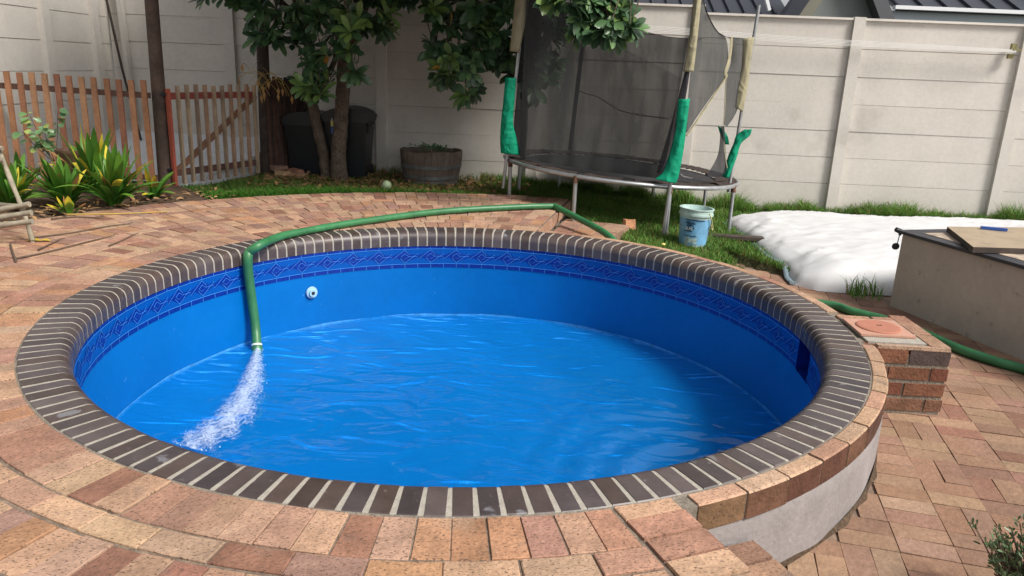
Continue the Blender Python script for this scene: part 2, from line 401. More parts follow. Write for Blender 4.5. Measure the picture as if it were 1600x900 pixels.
# steps down to the lawn at the back
st = MB()
zt = -.14
for k, r0 in enumerate(np.arange(2.43, 3.68, .232)):
    w_ = .222
    for j in range(3 if r0 < 3.6 else 3):
        a1 = 77-.3-j*3.55; aw = 3.4
        if r0+w_ > 3.95: continue
        st.prism(sector(r0, r0+w_, a1-aw, a1, 1), zt-.1, zt+random.uniform(-.003, .003), col=bcol(1.0), chamfer=.003)
st.prism(sector(2.42, 3.72, 66.4, 77, 3), -.40, zt-.012, mat=1)
for r in np.arange(2.43, 3.6, .225):
    p0, p1 = pol(r, 66.1, -.2), pol(r+.215, 66.1, -.2); st.bar(p0, p1, .02, .1, col=bcol(.9))
tag(st.build('back_steps', [M['brick'], M['mortar']]), kind='structure')
# step in front, beside the round plaster wall
fs_ = MB()
for k in range(9):
    s0 = 2.42+k*.118
    for w0, ww, zz in ((-.215, .222, -.20),):
        p = Vector((CX, CY))+ed*(s0+.054)+en*(w0)
        fs_.box((p.x, p.y, zz-.035+random.uniform(-.002, .003)), (.106, ww, .07), rz=ea, col=bcol(.85, BRICKS[1:3]+BRICKS[4:7]), jit=.002)
p = Vector((CX, CY))+ed*(2.95)+en*(-.165); fs_.box((p.x, p.y, -.335), (1.06, .32, .21), rz=ea, mat=1)
tag(fs_.build('front_step', [M['brick'], M['mortar']]), kind='structure')

# ------------------------------------------------------------------ lower patio
pat = MB()
def inside_patio(x, y):
    r = math.hypot(x-CX, y-CY); a = math.degrees(math.atan2(y-CY, x-CX))
    if r < 2.4: return False
    if a < -64 and r < 5.3: return False
    # lawn edge line from (1.9,7.6) to (2.75,6.85), then along behind the cover
    if y > 6.3 and (x < 2.1 or y > 7.55-1.5*(x-2.3)): return False
    if y > 6.95 and x > 2.8: return False
    return x < 9 and y > -1.2 and x > .55
ang = math.radians(-14)
ca, sa = math.cos(ang), math.sin(ang)
u = .228
for i in range(-60, 60):
    for j in range(-60, 60):
        # basket weave with running rows: pairs of bricks alternate direction
        bx, by = i*u, j*u+(.114 if i % 2 else 0)
        horiz = (i+j) % 2 == 0 if (i % 3) else True
        for k in range(2):
            if horiz: lx, ly, sx, sy = bx+u/2, by+u*(.25+.5*k), .222, .107
            else: lx, ly, sx, sy = bx+u*(.25+.5*k), by+u/2, .107, .222
            x = 2.5+lx*ca-ly*sa; y = 3.4+lx*sa+ly*ca
            if not inside_patio(x, y): continue
            pat.box((x, y, PZ-.03+random.uniform(-.003, .002)), (sx+.003, sy+.003, .06), rz=ang+random.uniform(-.012, .012), col=bcol(.78, BRICKS[:8]), jit=.002)
vs = []; fs = []; NP = 60
for i in range(NP+1):
    a = -70+140*i/NP
    for k, r in enumerate((2.3, 3.2, 4.5, 7, 12, 18)):
        p = pol(r, a, PZ-.01); vs.append((p[0], min(p[1], 8.0), PZ-.01-(.03 if p[1] > 7.95 else 0)))
for i in range(NP):
    for k in range(5): q = i*6+k; fs.append((q, q+1, q+7, q+6))
pat.add(vs, fs, mat=1)
tag(pat.build('patio_paving', [M['patio_brick'], M['patio_joint']]), kind='structure')

# ------------------------------------------------------------------ lawn ground sheet, bed, courtyard floor
gm = MB(); nx, ny = 200, 84; vs = []; fs = []
for j in range(ny+1):
    for i in range(nx+1):
        x = -6.2+16.2*i/nx; y = 6.6+7.0*j/ny
        z = gz(x, y)
        r = math.hypot(x-CX, y-CY)
        if (y < 7.05 and x > 2.5) or (x > 2.08 and y < 7.58-1.5*(x-2.3)): z = min(z, PZ-.05)
        if r < 2.55: z = -.45
        elif r < 4.33 and x < .6: z = -.30
        vs.append((x, y, z-.01))
for j in range(ny):
    for i in range(nx):
        a = j*(nx+1)+i
        if min(math.hypot(vs[q][0]-CX, vs[q][1]-CY) for q in (a, a+1, a+nx+2, a+nx+1)) < 2.2: continue
        fs.append((a, a+1, a+nx+2, a+nx+1))
gm.add(vs, fs); tag(gm.build('lawn', M['soil'], smooth=True), kind='structure')
far = MB(); far.lathe([(2.36, -.6), (9, -.62), (120, -.62)], (CX, CY, 0), 72)
tag(far.build('ground', M['soil']), kind='structure')
bd = MB(); vs = []; fs = []
n = 40
for i in range(n+1):
    a = 131+(200-131)*i/n
    for k in range(9):
        r = 4.30+k*.28; p = pol(r, a); vs.append((max(-6.2, p[0]), min(8.62, p[1]), (-.03 if k == 0 else .0)+.02*math.sin(7*p[0])*math.sin(6*p[1])+.01))
for i in range(n):
    for k in range(8): a = i*9+k; fs.append((a, a+1, a+10, a+9))
bd.add(vs, fs); tag(bd.build('bed_soil', M['bed_soil'], smooth=True), kind='structure')
cf = MB(); cf.add([(-5.78, 8.7, -.05), (-3.85, 8.7, -.05), (-3.48, 10.1, .18), (-3.36, 11.2, .36), (-5.78, 11.2, .36), (-5.78, 8.7, -.3), (-3.85, 8.7, -.3), (-3.48, 10.1, -.3), (-3.36, 11.2, -.3), (-5.78, 11.2, -.3)], [(0, 1, 2, 3, 4), (0, 5, 6, 1), (1, 6, 7, 2), (2, 7, 8, 3)]); tag(cf.build('courtyard_floor', M['concrete']), kind='structure')

# ------------------------------------------------------------------ the pool
pool = empty('swimming_pool', (CX, CY, 0), label='round blue swimming pool with dark bullnose brick edge in the paving', cat='pool')
NB = 160
prof = [(ROUT, -.06), (ROUT, -.004), (ROUT-.004, 0)]
for k in range(9):
    t = k/8*PI/2; rr = .062; prof.append((RIN+rr-rr*math.sin(t), -rr+rr*math.cos(t)))
prof.append((RIN, -.125)); prof.append((RIN+.04, -.128))
cop = MB(); PD = 360/NB
for i in range(NB):
    a0 = i*PD; jz = random.uniform(-.0015, .0015); jr = random.uniform(-.003, .003)
    c = random.choice([(.062, .045, .043), (.062, .048, .050), (.078, .060, .058), (.07, .048, .042)]); kk = random.uniform(.75, 1.3); c = tuple(x*kk for x in c)
    vs = []; m2 = 3
    for q in range(m2):
        for (r, z) in prof:
            half = .0345/r   # constant brick width
            a = math.radians(a0)+half*(q-1)*1.0
            rr_ = r+(jr if r > RIN+.05 else 0)
            vs.append((CX+rr_*math.cos(a), CY+rr_*math.sin(a), z+jz))
    L_ = len(prof); fs = []
    for q in range(m2-1):
        for k in range(L_-1): fs.append((q*L_+k, q*L_+k+1, (q+1)*L_+k+1, (q+1)*L_+k))
    fs.append([k for k in range(L_)][::-1]); fs.append([(m2-1)*L_+k for k in range(L_)])
    cop.add(vs, fs, col=c)
cop.build('coping', M['coping'], pool, smooth=True)
mo = MB(); mo.lathe([(r+(-.0025 if r > ROUT-.01 else .0022 if r < RIN+.07 else 0), z-.0022) for (r, z) in prof], (CX, CY, 0), 320)
mo.build('coping_mortar', M['mortar_pale'], pool, smooth=True)
# mortar fillet outside the coping
mf = MB(); mf.lathe([(ROUT-.004, -.012), (ROUT-.002, -.003), (ROUT+.012, -.006), (ROUT+.014, -.05)], (CX, CY, 0), 300)
mf.build('mortar_fillet', M['mortar'], pool, smooth=True)
# liner wall and floor
FLOOR = -1.22
ln = MB(); RL = RIN+.012
SKA = -4                                   # skimmer azimuth
ln.lathe([(RL, -.10), (RL, -.2), (RL, -.34)], (CX, CY, 0), 180, a0=SKA+3.08, a1=SKA+356.92)
ln.lathe([(RL, -.34), (RL, -.8), (RL, FLOOR+.10), (RL-.03, FLOOR+.03), (RL-.12, FLOOR)], (CX, CY, 0), 180)
ln.lathe([(RL-.12, FLOOR), (1.2, FLOOR-.02), (.02, FLOOR-.04)], (CX, CY, 0), 180)
ln.build('liner', M['liner'], pool, smooth=True)
sc__ = MB(); vs = []; fs = []  # thin pale strip on the liner, a painted glint where the water meets it
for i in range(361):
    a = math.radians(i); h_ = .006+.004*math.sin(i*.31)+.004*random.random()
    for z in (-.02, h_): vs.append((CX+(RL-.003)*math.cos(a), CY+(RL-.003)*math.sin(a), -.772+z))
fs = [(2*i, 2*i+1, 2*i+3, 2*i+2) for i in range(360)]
sc__.add(vs, fs); sc__.build('waterline', M['glint'], pool)
# patterned waterline band
tb = MB()
def cyl_poly(pts, off, mt):
    """polygon given in (u metres along the wall, z), laid on the liner"""
    vs = [(CX+(RL-off)*math.cos(q/RL), CY+(RL-off)*math.sin(q/RL), z) for q, z in pts]; tb.add(vs, [list(range(len(pts)))], mat=mt)
ZT, ZB = -.118, -.326
tb.lathe([(RL-.002, ZT), (RL-.002, ZB)], (CX, CY, 0), 232, mat=0, a0=SKA+3.08, a1=SKA+356.92)
ND = 58; PU = 2*PI*RL/ND
def seg(u0, z0, u1, z1, wd, off, mt):
    d = Vector((u1-u0, z1-z0)); n_ = Vector((-d.y, d.x)).normalized()*wd/2
    cyl_poly([(u0-n_.x, z0-n_.y), (u1-n_.x, z1-n_.y), (u1+n_.x, z1+n_.y), (u0+n_.x, z0+n_.y)], off, mt)
zc = (ZT+ZB)/2
for i in range(ND):
    u0 = i*PU+SKA/57.2958*RL+PU/2
    if i == ND-1: continue
    for k in range(2):
        for (zt_, zb_) in ((ZT, ZT-.036), (ZB+.036, ZB)):
            a, b = u0+k*PU/2+.002, u0+(k+1)*PU/2-.002
            cyl_poly([(a, zb_+.002), (b, zb_+.002), (b, zt_-.002), (a, zt_-.002)], .0035, 1)
            seg(b+.002, zb_, b+.002, zt_, .003, .005, 2)
    for zl in (ZT-.036, ZB+.036): seg(u0, zl, u0+PU, zl, .0035, .005, 2)
    c = u0+PU/2; hw, hh = .066, .052
    # dark interlaced strips
    tkn = .034
    seg(c-hw*.1, zc+hh*.72, c+PU*.49, zc-hh*.22, tkn, .0035, 1)
    seg(c+hw*.1, zc-hh*.72, c-PU*.49, zc+hh*.22, tkn, .0035, 1)
    seg(c-hw*.95, zc-hh*.05, c-hw*.1, zc+hh*.72, tkn*.8, .0033, 1)
    seg(c+hw*.95, zc+hh*.05, c+hw*.1, zc-hh*.72, tkn*.8, .0033, 1)
    cyl_poly([(c-.036, zc), (c, zc-.027), (c+.036, zc), (c, zc+.027)], .005, 2)
    cyl_poly([(c-.0325, zc), (c, zc-.024), (c+.0325, zc), (c, zc+.024)], .0062, 1)
    for (x0, z0, x1, z1) in ((-PU/2, hh*.5, 0, -hh*1.12), (-PU*.18, hh*.25, 0, hh*1.12), (0, hh*1.12, PU/2, -hh*.5), (PU*.18, -hh*.25, 0, -hh*1.12), (-PU*.5, -hh*.0, -PU*.15, hh*.5*0), ):
        seg(c+x0, zc+z0, c+x1, zc+z1, .0028, .0052, 2)
tb.build('patterned_band', [M['liner_mid'], M['liner_dark'], M['liner_line']], pool)
# skimmer mouth
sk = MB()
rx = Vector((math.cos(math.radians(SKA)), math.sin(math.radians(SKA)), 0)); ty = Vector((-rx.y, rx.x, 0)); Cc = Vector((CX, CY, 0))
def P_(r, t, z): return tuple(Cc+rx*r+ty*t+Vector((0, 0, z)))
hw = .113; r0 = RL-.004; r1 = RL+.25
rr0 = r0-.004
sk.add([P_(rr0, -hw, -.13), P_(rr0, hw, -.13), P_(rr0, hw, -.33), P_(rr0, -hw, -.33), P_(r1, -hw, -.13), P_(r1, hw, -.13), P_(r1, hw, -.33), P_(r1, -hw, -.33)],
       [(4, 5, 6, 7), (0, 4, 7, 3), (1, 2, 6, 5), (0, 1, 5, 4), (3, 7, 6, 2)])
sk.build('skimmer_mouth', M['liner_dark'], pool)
# return jet
p = atcyl(487, 457, RL-.012); a = math.atan2(p[1]-CY, p[0]-CX)
def disc_on_wall(mb, c, rad, r_in, r_out, mt=0, n=20):
    ax = Vector((-math.cos(a), -math.sin(a), 0)); t = Vector((-ax.y, ax.x, 0)); vs = []
    for (rd, off) in ((rad*1.0, r_in), (rad*.92, r_out)):
        for k in range(n):
            q = 2*PI*k/n; vs.append(Vector(tuple(c))+ax*off+t*rd*math.cos(q)+Vector((0, 0, rd*math.sin(q))))
    fs = [(k, (k+1) % n, n+(k+1) % n, n+k) for k in range(n)]+[list(range(n, 2*n))]
    mb.add(vs, fs, mt)
j = MB(); disc_on_wall(j, p, .052, 0, .012); disc_on_wall(j, p, .033, .012, .03); jet = j.build('return_jet', M['white_plastic'], pool)
j = MB(); disc_on_wall(j, p, .016, .030, .033); j.build('jet_hole', M['black_hole'], jet)
# brick-on-edge rim round the raised side and plastered wall under it
rim = MB(); a = A_FRONT-360+1.6; HT = .112
while a < 77:
    aw = math.degrees(.222/2.385)
    if a+aw > 77: aw = 77-a
    lo, hi = a, a+aw-.28
    if -11.5 < a+aw/2 < 1.6:              # the skimmer lid interrupts the rim
        if a < -11.5: hi = -11.4
        else: a += aw; continue
    jr = random.uniform(-.004, .004)
    z = random.uniform(-.003, .003)
    # the top edge of each brick is a little worn
    vs = []; ns = 5
    pr = [(2.352, -.1), (2.352, z-.003), (2.356, z), (2.418+jr, z-.001), (2.425+jr, z-.007), (2.425+jr, -HT)]
    for q in range(ns):
        t = math.radians(lo+(hi-lo)*q/(ns-1))
        for (r, zz) in pr: vs.append((CX+r*math.cos(t), CY+r*math.sin(t), zz))
    fs = []; L_ = len(pr)
    for q in range(ns-1):
        for k in range(L_-1): fs.append((q*L_+k, q*L_+k+1, (q+1)*L_+k+1, (q+1)*L_+k))
    fs.append(list(range(L_))[::-1]); fs.append([(ns-1)*L_+k for k in range(L_)])
    cc = bcol(1.05, BRICKS[:4]+BRICKS[5:8])
    rim.add(vs, fs, col=cc)
    n0 = len(rim.f)
    dk = random.choice([(.10, .045, .03), (.17, .10, .055), (.085, .042, .03), (.13, .065, .04)])
    for q in range(ns-1):                 # the fired outer face is a darker brown
        rim.c[n0-2-(ns-1)*(L_-1)+q*(L_-1)+4] = dk
        rim.m[n0-2-(ns-1)*(L_-1)+q*(L_-1)+4] = 2
    a += aw
rim.lathe([(2.347, -.009), (2.418, -.009), (2.418, -HT)], (CX, CY, 0), 150, mat=1, a0=A_FRONT-360, a1=77)
rim.build('brick_rim', [M['brick'], M['mortar'], M['brick_side']], pool)
pw = MB(); vs = []; fs = []; n = 220
for i in range(n+1):
    a = math.radians(A_FRONT-360+(77-A_FRONT+360)*i/n)
    for k, z in enumerate((-.108, -.13, -.2, -.27, -.34, -.43)):
        r = 2.412+(0 if k == 0 else .006)+.004*math.sin(11*a+3*z)+.003*math.sin(31*a+9*z)+(.008*k/5)
        zz = z+(.007*math.sin(26*a)+.004*math.sin(61*a) if k < 2 else 0); vs.append((CX+r*math.cos(a), CY+r*math.sin(a), zz))
for i in range(n):
    for k in range(5): q = i*6+k; fs.append((q, q+1, q+7, q+6))
pw.add(vs, fs); pw.build('plastered_wall', M['plaster'], pool, smooth=True)

dr = MB(); vs = []; fs = []
for i in range(241):
    a = math.radians(-66+126*i/240); q = .5+.5*math.sin(i*.37+2*math.sin(i*.11)); vs += [(CX+2.428*math.cos(a), CY+2.428*math.sin(a), PZ+.022), (CX+(2.436+.014*q*q)*math.cos(a), CY+(2.436+.014*q*q)*math.sin(a), PZ+.003)]
fs = [(2*i, 2*i+1, 2*i+3, 2*i+2) for i in range(240)]
dr.add(vs, fs); dr.build('dirt_line', M['bed_soil'], pool)
# water
wm = bpy.data.materials.new('pool_water'); wm.use_nodes = True; N = wm.node_tree.nodes; L = wm.node_tree.links; N.remove(N['Principled BSDF'])
tc = N.new('ShaderNodeTexCoord')
def nz(scale, sx, sy, rot, det=3, dist=0.0):
    mp = N.new('ShaderNodeMapping'); mp.inputs['Scale'].default_value = (sx, sy, 1); mp.inputs['Rotation'].default_value = (0, 0, rot); L.new(tc.outputs['Object'], mp.inputs[0])
    t = N.new('ShaderNodeTexNoise'); t.inputs['Scale'].default_value = scale; t.inputs['Detail'].default_value = det; t.inputs['Distortion'].default_value = dist; L.new(mp.outputs[0], t.inputs['Vector']); return t.outputs[0]
b1 = N.new('ShaderNodeBump'); b1.inputs['Strength'].default_value = .7; b1.inputs['Distance'].default_value = .05; L.new(nz(2.6, 1, 2.2, .35, 1.2, .9), b1.inputs['Height'])
b2 = N.new('ShaderNodeBump'); b2.inputs['Strength'].default_value = .2; b2.inputs['Distance'].default_value = .012; L.new(nz(7, 1, 2, -.25, 1.0, .7), b2.inputs['Height']); L.new(b1.outputs[0], b2.inputs['Normal'])
df = N.new('ShaderNodeBsdfDiffuse'); df.inputs[0].default_value = (.003, .18, .54, 1); L.new(b2.outputs[0], df.inputs['Normal'])
tr = N.new('ShaderNodeBsdfTransparent'); tr.inputs[0].default_value = (.62, .93, 1, 1)
gl = N.new('ShaderNodeBsdfGlossy'); gl.inputs['Roughness'].default_value = .07; gl.inputs[0].default_value = (1, 1, 1, 1); L.new(b2.outputs[0], gl.inputs['Normal'])
fr = N.new('ShaderNodeFresnel'); fr.inputs[0].default_value = 1.42; L.new(b2.outputs[0], fr.inputs['Normal'])
m1 = N.new('ShaderNodeMixShader'); m1.inputs[0].default_value = .55; L.new(tr.outputs[0], m1.inputs[1]); L.new(df.outputs[0], m1.inputs[2])
mf_ = N.new('ShaderNodeMath'); mf_.operation = 'MULTIPLY'; mf_.use_clamp = True; mf_.inputs[1].default_value = 1.25; L.new(fr.outputs[0], mf_.inputs[0])
L.new(mf_.outputs[0], gl.inputs[0]); m2 = N.new('ShaderNodeAddShader'); L.new(m1.outputs[0], m2.inputs[0]); L.new(gl.outputs[0], m2.inputs[1])
L.new(m2.outputs[0], N['Material Output'].inputs[0])
WZ = -.772
wa = MB(); nr, na = 60, 220; vs = [(CX, CY, WZ)]; fs = []
def wz(x, y):
    hx, hy = -1.9, 5.3
    d = math.hypot(x-hx, y-hy); d2 = math.hypot(x-1.2, y-3.6)
    return WZ+.006*math.sin(5.2*x+2.1*y+1.3*math.sin(2*y))+.004*math.sin(9*y-4*x)+.007*math.sin(d*13)*math.exp(-d*.6)+.009*math.sin(24*d2+2*math.sin(3*x+2*y))*math.exp(-(d2-.75)**2*4)
for i in range(1, nr+1):
    r = (RL-.001)*i/nr
    for k in range(na): a = 2*PI*k/na; x, y = CX+r*math.cos(a), CY+r*math.sin(a); vs.append((x, y, wz(x, y)))
for k in range(na): fs.append((0, 1+k, 1+(k+1) % na))
for i in range(nr-1):
    for k in range(na): a = 1+i*na+k; b = 1+i*na+(k+1) % na; fs.append((a, a+na, b+na, b))
wa.add(vs, fs); tag(wa.build('pool_water', wm, smooth=True), kind='structure')
S_WATER = True

# foam where the hose discharges
fm = bpy.data.materials.new('foam_white'); fm.use_nodes = True; N = fm.node_tree.nodes; L = fm.node_tree.links; b = N['Principled BSDF']
b.inputs['Base Color'].default_value = (.62, .74, .95, 1); b.inputs['Roughness'].default_value = .35
tc = N.new('ShaderNodeTexCoord'); t = N.new('ShaderNodeTexNoise'); t.inputs['Scale'].default_value = 17; t.inputs['Detail'].default_value = 12; t.inputs['Distortion'].default_value = 2.5; L.new(tc.outputs['Object'], t.inputs['Vector'])
at = N.new('ShaderNodeAttribute'); at.attribute_name = 'col'
sep = N.new('ShaderNodeSeparateColor'); L.new(at.outputs['Color'], sep.inputs[0])
ad = N.new('ShaderNodeMath'); ad.operation = 'ADD'; L.new(t.outputs[0], ad.inputs[0]); L.new(sep.outputs[0], ad.inputs[1])
r = N.new('ShaderNodeMapRange'); r.inputs[1].default_value = .80; r.inputs[2].default_value = 1.28; r.inputs[4].default_value = .8; L.new(ad.outputs[0], r.inputs[0]); L.new(r.outputs[0], b.inputs['Alpha'])
bp = N.new('ShaderNodeBump'); bp.inputs['Strength'].default_value = .8; bp.inputs['Distance'].default_value = .02; L.new(t.outputs[0], bp.inputs['Height']); L.new(bp.outputs[0], b.inputs['Normal'])
spine = [atz(q[0], q[1], WZ+.01) for q in ((403, 552), (398, 585), (388, 618), (370, 648), (345, 672), (318, 690), (296, 702))]
wid = [.035, .085, .12, .155, .18, .17, .15]
sp = smooth_path([tuple(q) for q in spine], 8); ww = np.interp(np.linspace(0, 6, len(sp)), range(7), wid)
fo = MB(); vs = []; ncol = 17; cols = []
for i, q in enumerate(sp):
    d = sp[min(i+1, len(sp)-1)]-sp[max(i-1, 0)]; d = d/np.linalg.norm(d); nn = np.array([d[1], -d[0], 0]); t_ = i/(len(sp)-1)
    for k in range(ncol):
        e = k/(ncol-1)*2-1; x = q+nn*e*ww[i]*1.25; h = (1-e*e)*(.035*(1-t_)+.008)+random.uniform(0, .004)*(1-abs(e))
        vs.append((x[0], x[1], WZ+.012+h)); cols.append((.72-.62*abs(e)**1.3-.10*t_+.1*math.sin(i*.7+k)*t_))
fs = []; fc = []
for i in range(len(sp)-1):
    for k in range(ncol-1):
        a = i*ncol+k; fs.append((a, a+1, a+ncol+1, a+ncol)); fc.append((cols[a],)*3)
fo.add(vs, fs); fo.c = fc
for _ in range(70):
    i = int(len(sp)*random.random()**1.5); q = sp[min(i, len(sp)-1)]; e = random.gauss(0, .5)
    d = sp[min(i+1, len(sp)-1)]-sp[max(i-1, 0)]; d = d/np.linalg.norm(d); nn = np.array([d[1], -d[0], 0]); x = q+nn*e*ww[min(i, len(sp)-1)]
    fo.sphere((x[0], x[1], WZ+.012+random.uniform(0, .03)), random.uniform(.002, .006), 5, col=(1, 1, 1), jit=.2)
tag(fo.build('foam', fm, smooth=True), kind='stuff', label='white foam where the hose pours into the pool')

# ------------------------------------------------------------------ green hose
hose = empty('garden_hose', (-1.9, 5.9, 0), label='thick green discharge hose draped over the pool edge and pouring water', cat='hose')
pts = [atcyl(401, 538, 1.98), atcyl(399, 510, 2.045), atcyl(393, 465, 2.07), atcyl(388, 425, 2.07), atcyl(387, 404, 2.062)]
kink = atcyl(389, 394, 2.075)
p2 = [(406, 383), (434, 371), (462, 364), (505, 356), (547, 349), (603, 341), (665, 333), (721, 328), (777, 325), (830, 322.5), (866, 322)]
up_ = [atz(x, y, .036) for x, y in p2]
hz_ = MB(); path1 = smooth_path([tuple(q) for q in pts+[kink]], 5)
hz_.tube(path1, .037, 14)
path2 = smooth_path([tuple(kink)]+[tuple(q) for q in up_], 6); hz_.tube(path2, [.037-.006*min(1, i/20)+(.0016 if i > 20 and i % 4 == 0 else 0) for i in range(len(path2))], 14)
down = [up_[-1], atz(899, 339, -.01), atz(948, 366, -.075), np.array(pol(2.62, 58, -.2)), np.array(pol(2.58, 48, -.34)), np.array(pol(2.75, 38, PZ+.034))]
down += [atz(x, y, PZ+.034) for x, y in ((1285, 474), (1330, 486), (1362, 494))]
hz_.tube(smooth_path([tuple(q) for q in down], 6), .033, 14)
dn2 = [atz(x, y, PZ+.034) for x, y in ((1362, 494), (1405, 506), (1450, 524), (1500, 546), (1560, 566), (1600, 577), (1680, 605))]
hz_.tube(smooth_path([tuple(q) for q in dn2], 6), .034, 14)
hz_.build('hose_tube', M['hose'], hose, smooth=True)
e = MB(); q0 = np.array(pts[0]); q1 = q0+np.array([.02, -.05, -.062]); e.tube([q0, (q0+q1)/2, q1], [.041, .043, .04], 14, cap=False); e.build('hose_collar', M['hose'], hose, smooth=True)
e = MB(); e.tube([q0+np.array([0.003, -.01, .004]), q0+np.array([.006, -.018, -.008])], .0425, 14); e.build('hose_tape', M['hose_pale'], hose, smooth=True)
# ------------------------------------------------------------------ brick box with round lid
bx = empty('skimmer_box', (2.28, 4.3, PZ), label='square brick box with round terracotta lid beside the pool rim', cat='brick box')
RZ = math.radians(-2); body = MB(); bc = Vector((2.265, 4.315)); bw, bdp = .46, .56
c_, s__ = math.cos(RZ), math.sin(RZ)
def bp_(lx, ly, z): return (bc.x+lx*c_-ly*s__, bc.y+lx*s__+ly*c_, z)
ch = [(-.385, -.30), (-.29, -.205), (-.195, -.11), (-.10, -.004)]
pal = [(.15, .06, .038), (.19, .085, .05), (.13, .055, .038), (.21, .11, .07)]
for row, (z0, z1) in enumerate(ch):
    hh = (z1-z0)-.012; zc_ = (z0+z1)/2
    # front and back
    for side in (-1, 1):
        x = -bw/2+(0 if row % 2 else -.1)
        xs = []
        while x < bw/2-.01:
            x1 = x+.222; a, b = max(x, -bw/2), min(x1, bw/2)
            if b-a > .03: xs.append((a, b))
            x = x1+.012
        for a, b in xs:
            cc = random.choice(pal)
            if row == 3 and b > .2: cc = (.085, .06, .055)
            q = bp_((a+b)/2, side*(bdp/2-.05), zc_); body.box(q, (b-a, .1, hh), rz=RZ, col=cc, mat=0, jit=.0025)
    for side in (-1, 1):
        y = -bdp/2+.11
        while y < bdp/2-.12:
            y1 = min(y+.15, bdp/2-.11); q = bp_(side*(bw/2-.05), (y+y1)/2, zc_); body.box(q, (.1, y1-y-.008, hh), rz=RZ, col=random.choice(pal), jit=.0025); y = y1+.004
body.box(bp_(0, 0, -.22), (bw-.012, bdp-.012, .36), rz=RZ, mat=1)
# pale top bricks along the outer edges
for k, y in enumerate((-.16, .06, .22)):
    body.box(bp_(bw/2-.055, y+.0, -.002), (.104, .2, .018), rz=RZ, col=bcol(.95, BRICKS[1:3]), mat=2, jit=.002)
for k, x in enumerate((-.12, .1)):
    body.box(bp_(x, bdp/2-.03, -.003), (.2, .055, .016), rz=RZ, col=bcol(.95, BRICKS[1:3]), mat=2, jit=.002)
body.box(bp_(.02, -bdp/2+.025, -.003), (bw-.06, .045, .016), rz=RZ, col=(.40, .27, .19), mat=2, jit=.003)
body.build('brickwork', [M['brick_side'], M['mortar'], M['brick']], bx)
tp = MB(); tp.box(bp_(-.03, .01, -.002), (bw-.1, bdp-.12, .012), rz=RZ); tp.build('mortar_top', M['mortar_pale'], bx)
lc = bp_(-.062, .022, .012)
lf = MB(); lf.box((lc[0], lc[1], .013), (.315, .30, .012), rz=RZ); lf.build('lid_frame', M['terra_pale'], bx)
ld = MB(); ld.lathe([(.0, .006), (.118, .006), (.12, .004), (.125, .003), (.126, -.002)], (lc[0], lc[1], .021), 40); lid = ld.build('round_lid', M['terracotta'], bx, smooth=True)
lh = MB(); lh.box((lc[0]+.01, lc[1]+.01, .0275), (.03, .012, .002)); lh.build('finger_hole', M['black_hole'], lid)

# ------------------------------------------------------------------ boundary walls of precast panels between posts
PH = .36; TOP = 2.213
def wall_panel_bay(parent, a, b, ztop, zbot, nrm, name='panel', ledge=True):
    """a, b: xy ends; courses are grooved panels inside one mesh"""
    mb = MB(); a, b = Vector(a), Vector(b); d = (b-a); L_ = d.length; d.normalize(); n_ = Vector(nrm)
    z1 = ztop; k = 0
    while z1 > zbot:
        z0 = z1-PH; off = [0.012, .008, 0, .003, -.002, .001, 0, 0, 0][min(k, 8)]+random.uniform(-.002, .002); tlt = random.uniform(-.003, .003)
        kk = random.uniform(.965, 1.03)
        c1 = a+n_*(off); c2 = b+n_*(off+random.uniform(-.002, .002)); g = .004
        t = .045
        za, zb_ = z0+g*.5, z1-g*.5
        mb.add([(c1.x, c1.y, za), (c2.x, c2.y, za+tlt), (c2.x, c2.y, zb_+tlt), (c1.x, c1.y, zb_), (c1.x-n_.x*t, c1.y-n_.y*t, za), (c2.x-n_.x*t, c2.y-n_.y*t, za), (c2.x-n_.x*t, c2.y-n_.y*t, zb_), (c1.x-n_.x*t, c1.y-n_.y*t, zb_)],
               [(0, 1, 2, 3), (4, 7, 6, 5), (3, 2, 6, 7), (0, 4, 5, 1), (0, 3, 7, 4), (1, 5, 6, 2)], col=(kk, kk, kk*.995))
        z1 = z0; k += 1
    # backing so the joints read as grooves
    c1 = a-n_*.025; c2 = b-n_*.025
    mb.add([(c1.x, c1.y, zbot), (c2.x, c2.y, zbot), (c2.x, c2.y, ztop-.02), (c1.x, c1.y, ztop-.02)], [(0, 1, 2, 3)], mat=0, col=(.5, .48, .45))
    if ledge:
        m = (a+b)/2+n_*.012; mb.box((m.x, m.y, ztop+.012), (L_, .075, .028), rz=math.atan2(d.y, d.x), col=(1.12, 1.12, 1.12))
    return mb.build(name, M['wall'], parent)
def wall_post(parent, x, y, ztop, nrm, wd=.15, dep=.05):
    mb = MB(); rz = math.atan2(nrm[1], nrm[0])+PI/2; q = (x+nrm[0]*dep*.35, y+nrm[1]*dep*.35, (ztop-.5)/2)
    mb.box(q, (wd, .09+dep*.2, ztop+.5), rz=rz, col=(1.0, 1.0, 1.0))
    return mb.build('post', M['wall'], parent)
bw_ = empty('boundary_wall', (1, 10.8, 0), label='long cream precast concrete wall behind the trampoline and tree', cat='wall')
xs = [-5.75, -4.05, -1.93, .2, 2.33, 4.43, 6.63, 8.8, 11]
nrm = (-.045, -1.0)
for i, x in enumerate(xs):
    if i > 0: wall_post(bw_, x, wally(x), (2.335 if x < 3 else 2.25), nrm)
    if i < len(xs)-1:
        x2 = xs[i+1]; wall_panel_bay(bw_, (x+(.06 if i else 0), wally(x)), (x2-.06, wally(x2)), 2.30 if x < 2.3 else TOP+.0, -.45, nrm)
lw = empty('boundary_wall', (-5.8, 9, 0), label='cream precast wall at the far left behind the brown picket fence', cat='wall')
ys = [4.0, 5.9, 7.6, 9.6, 10.72, 11.24]
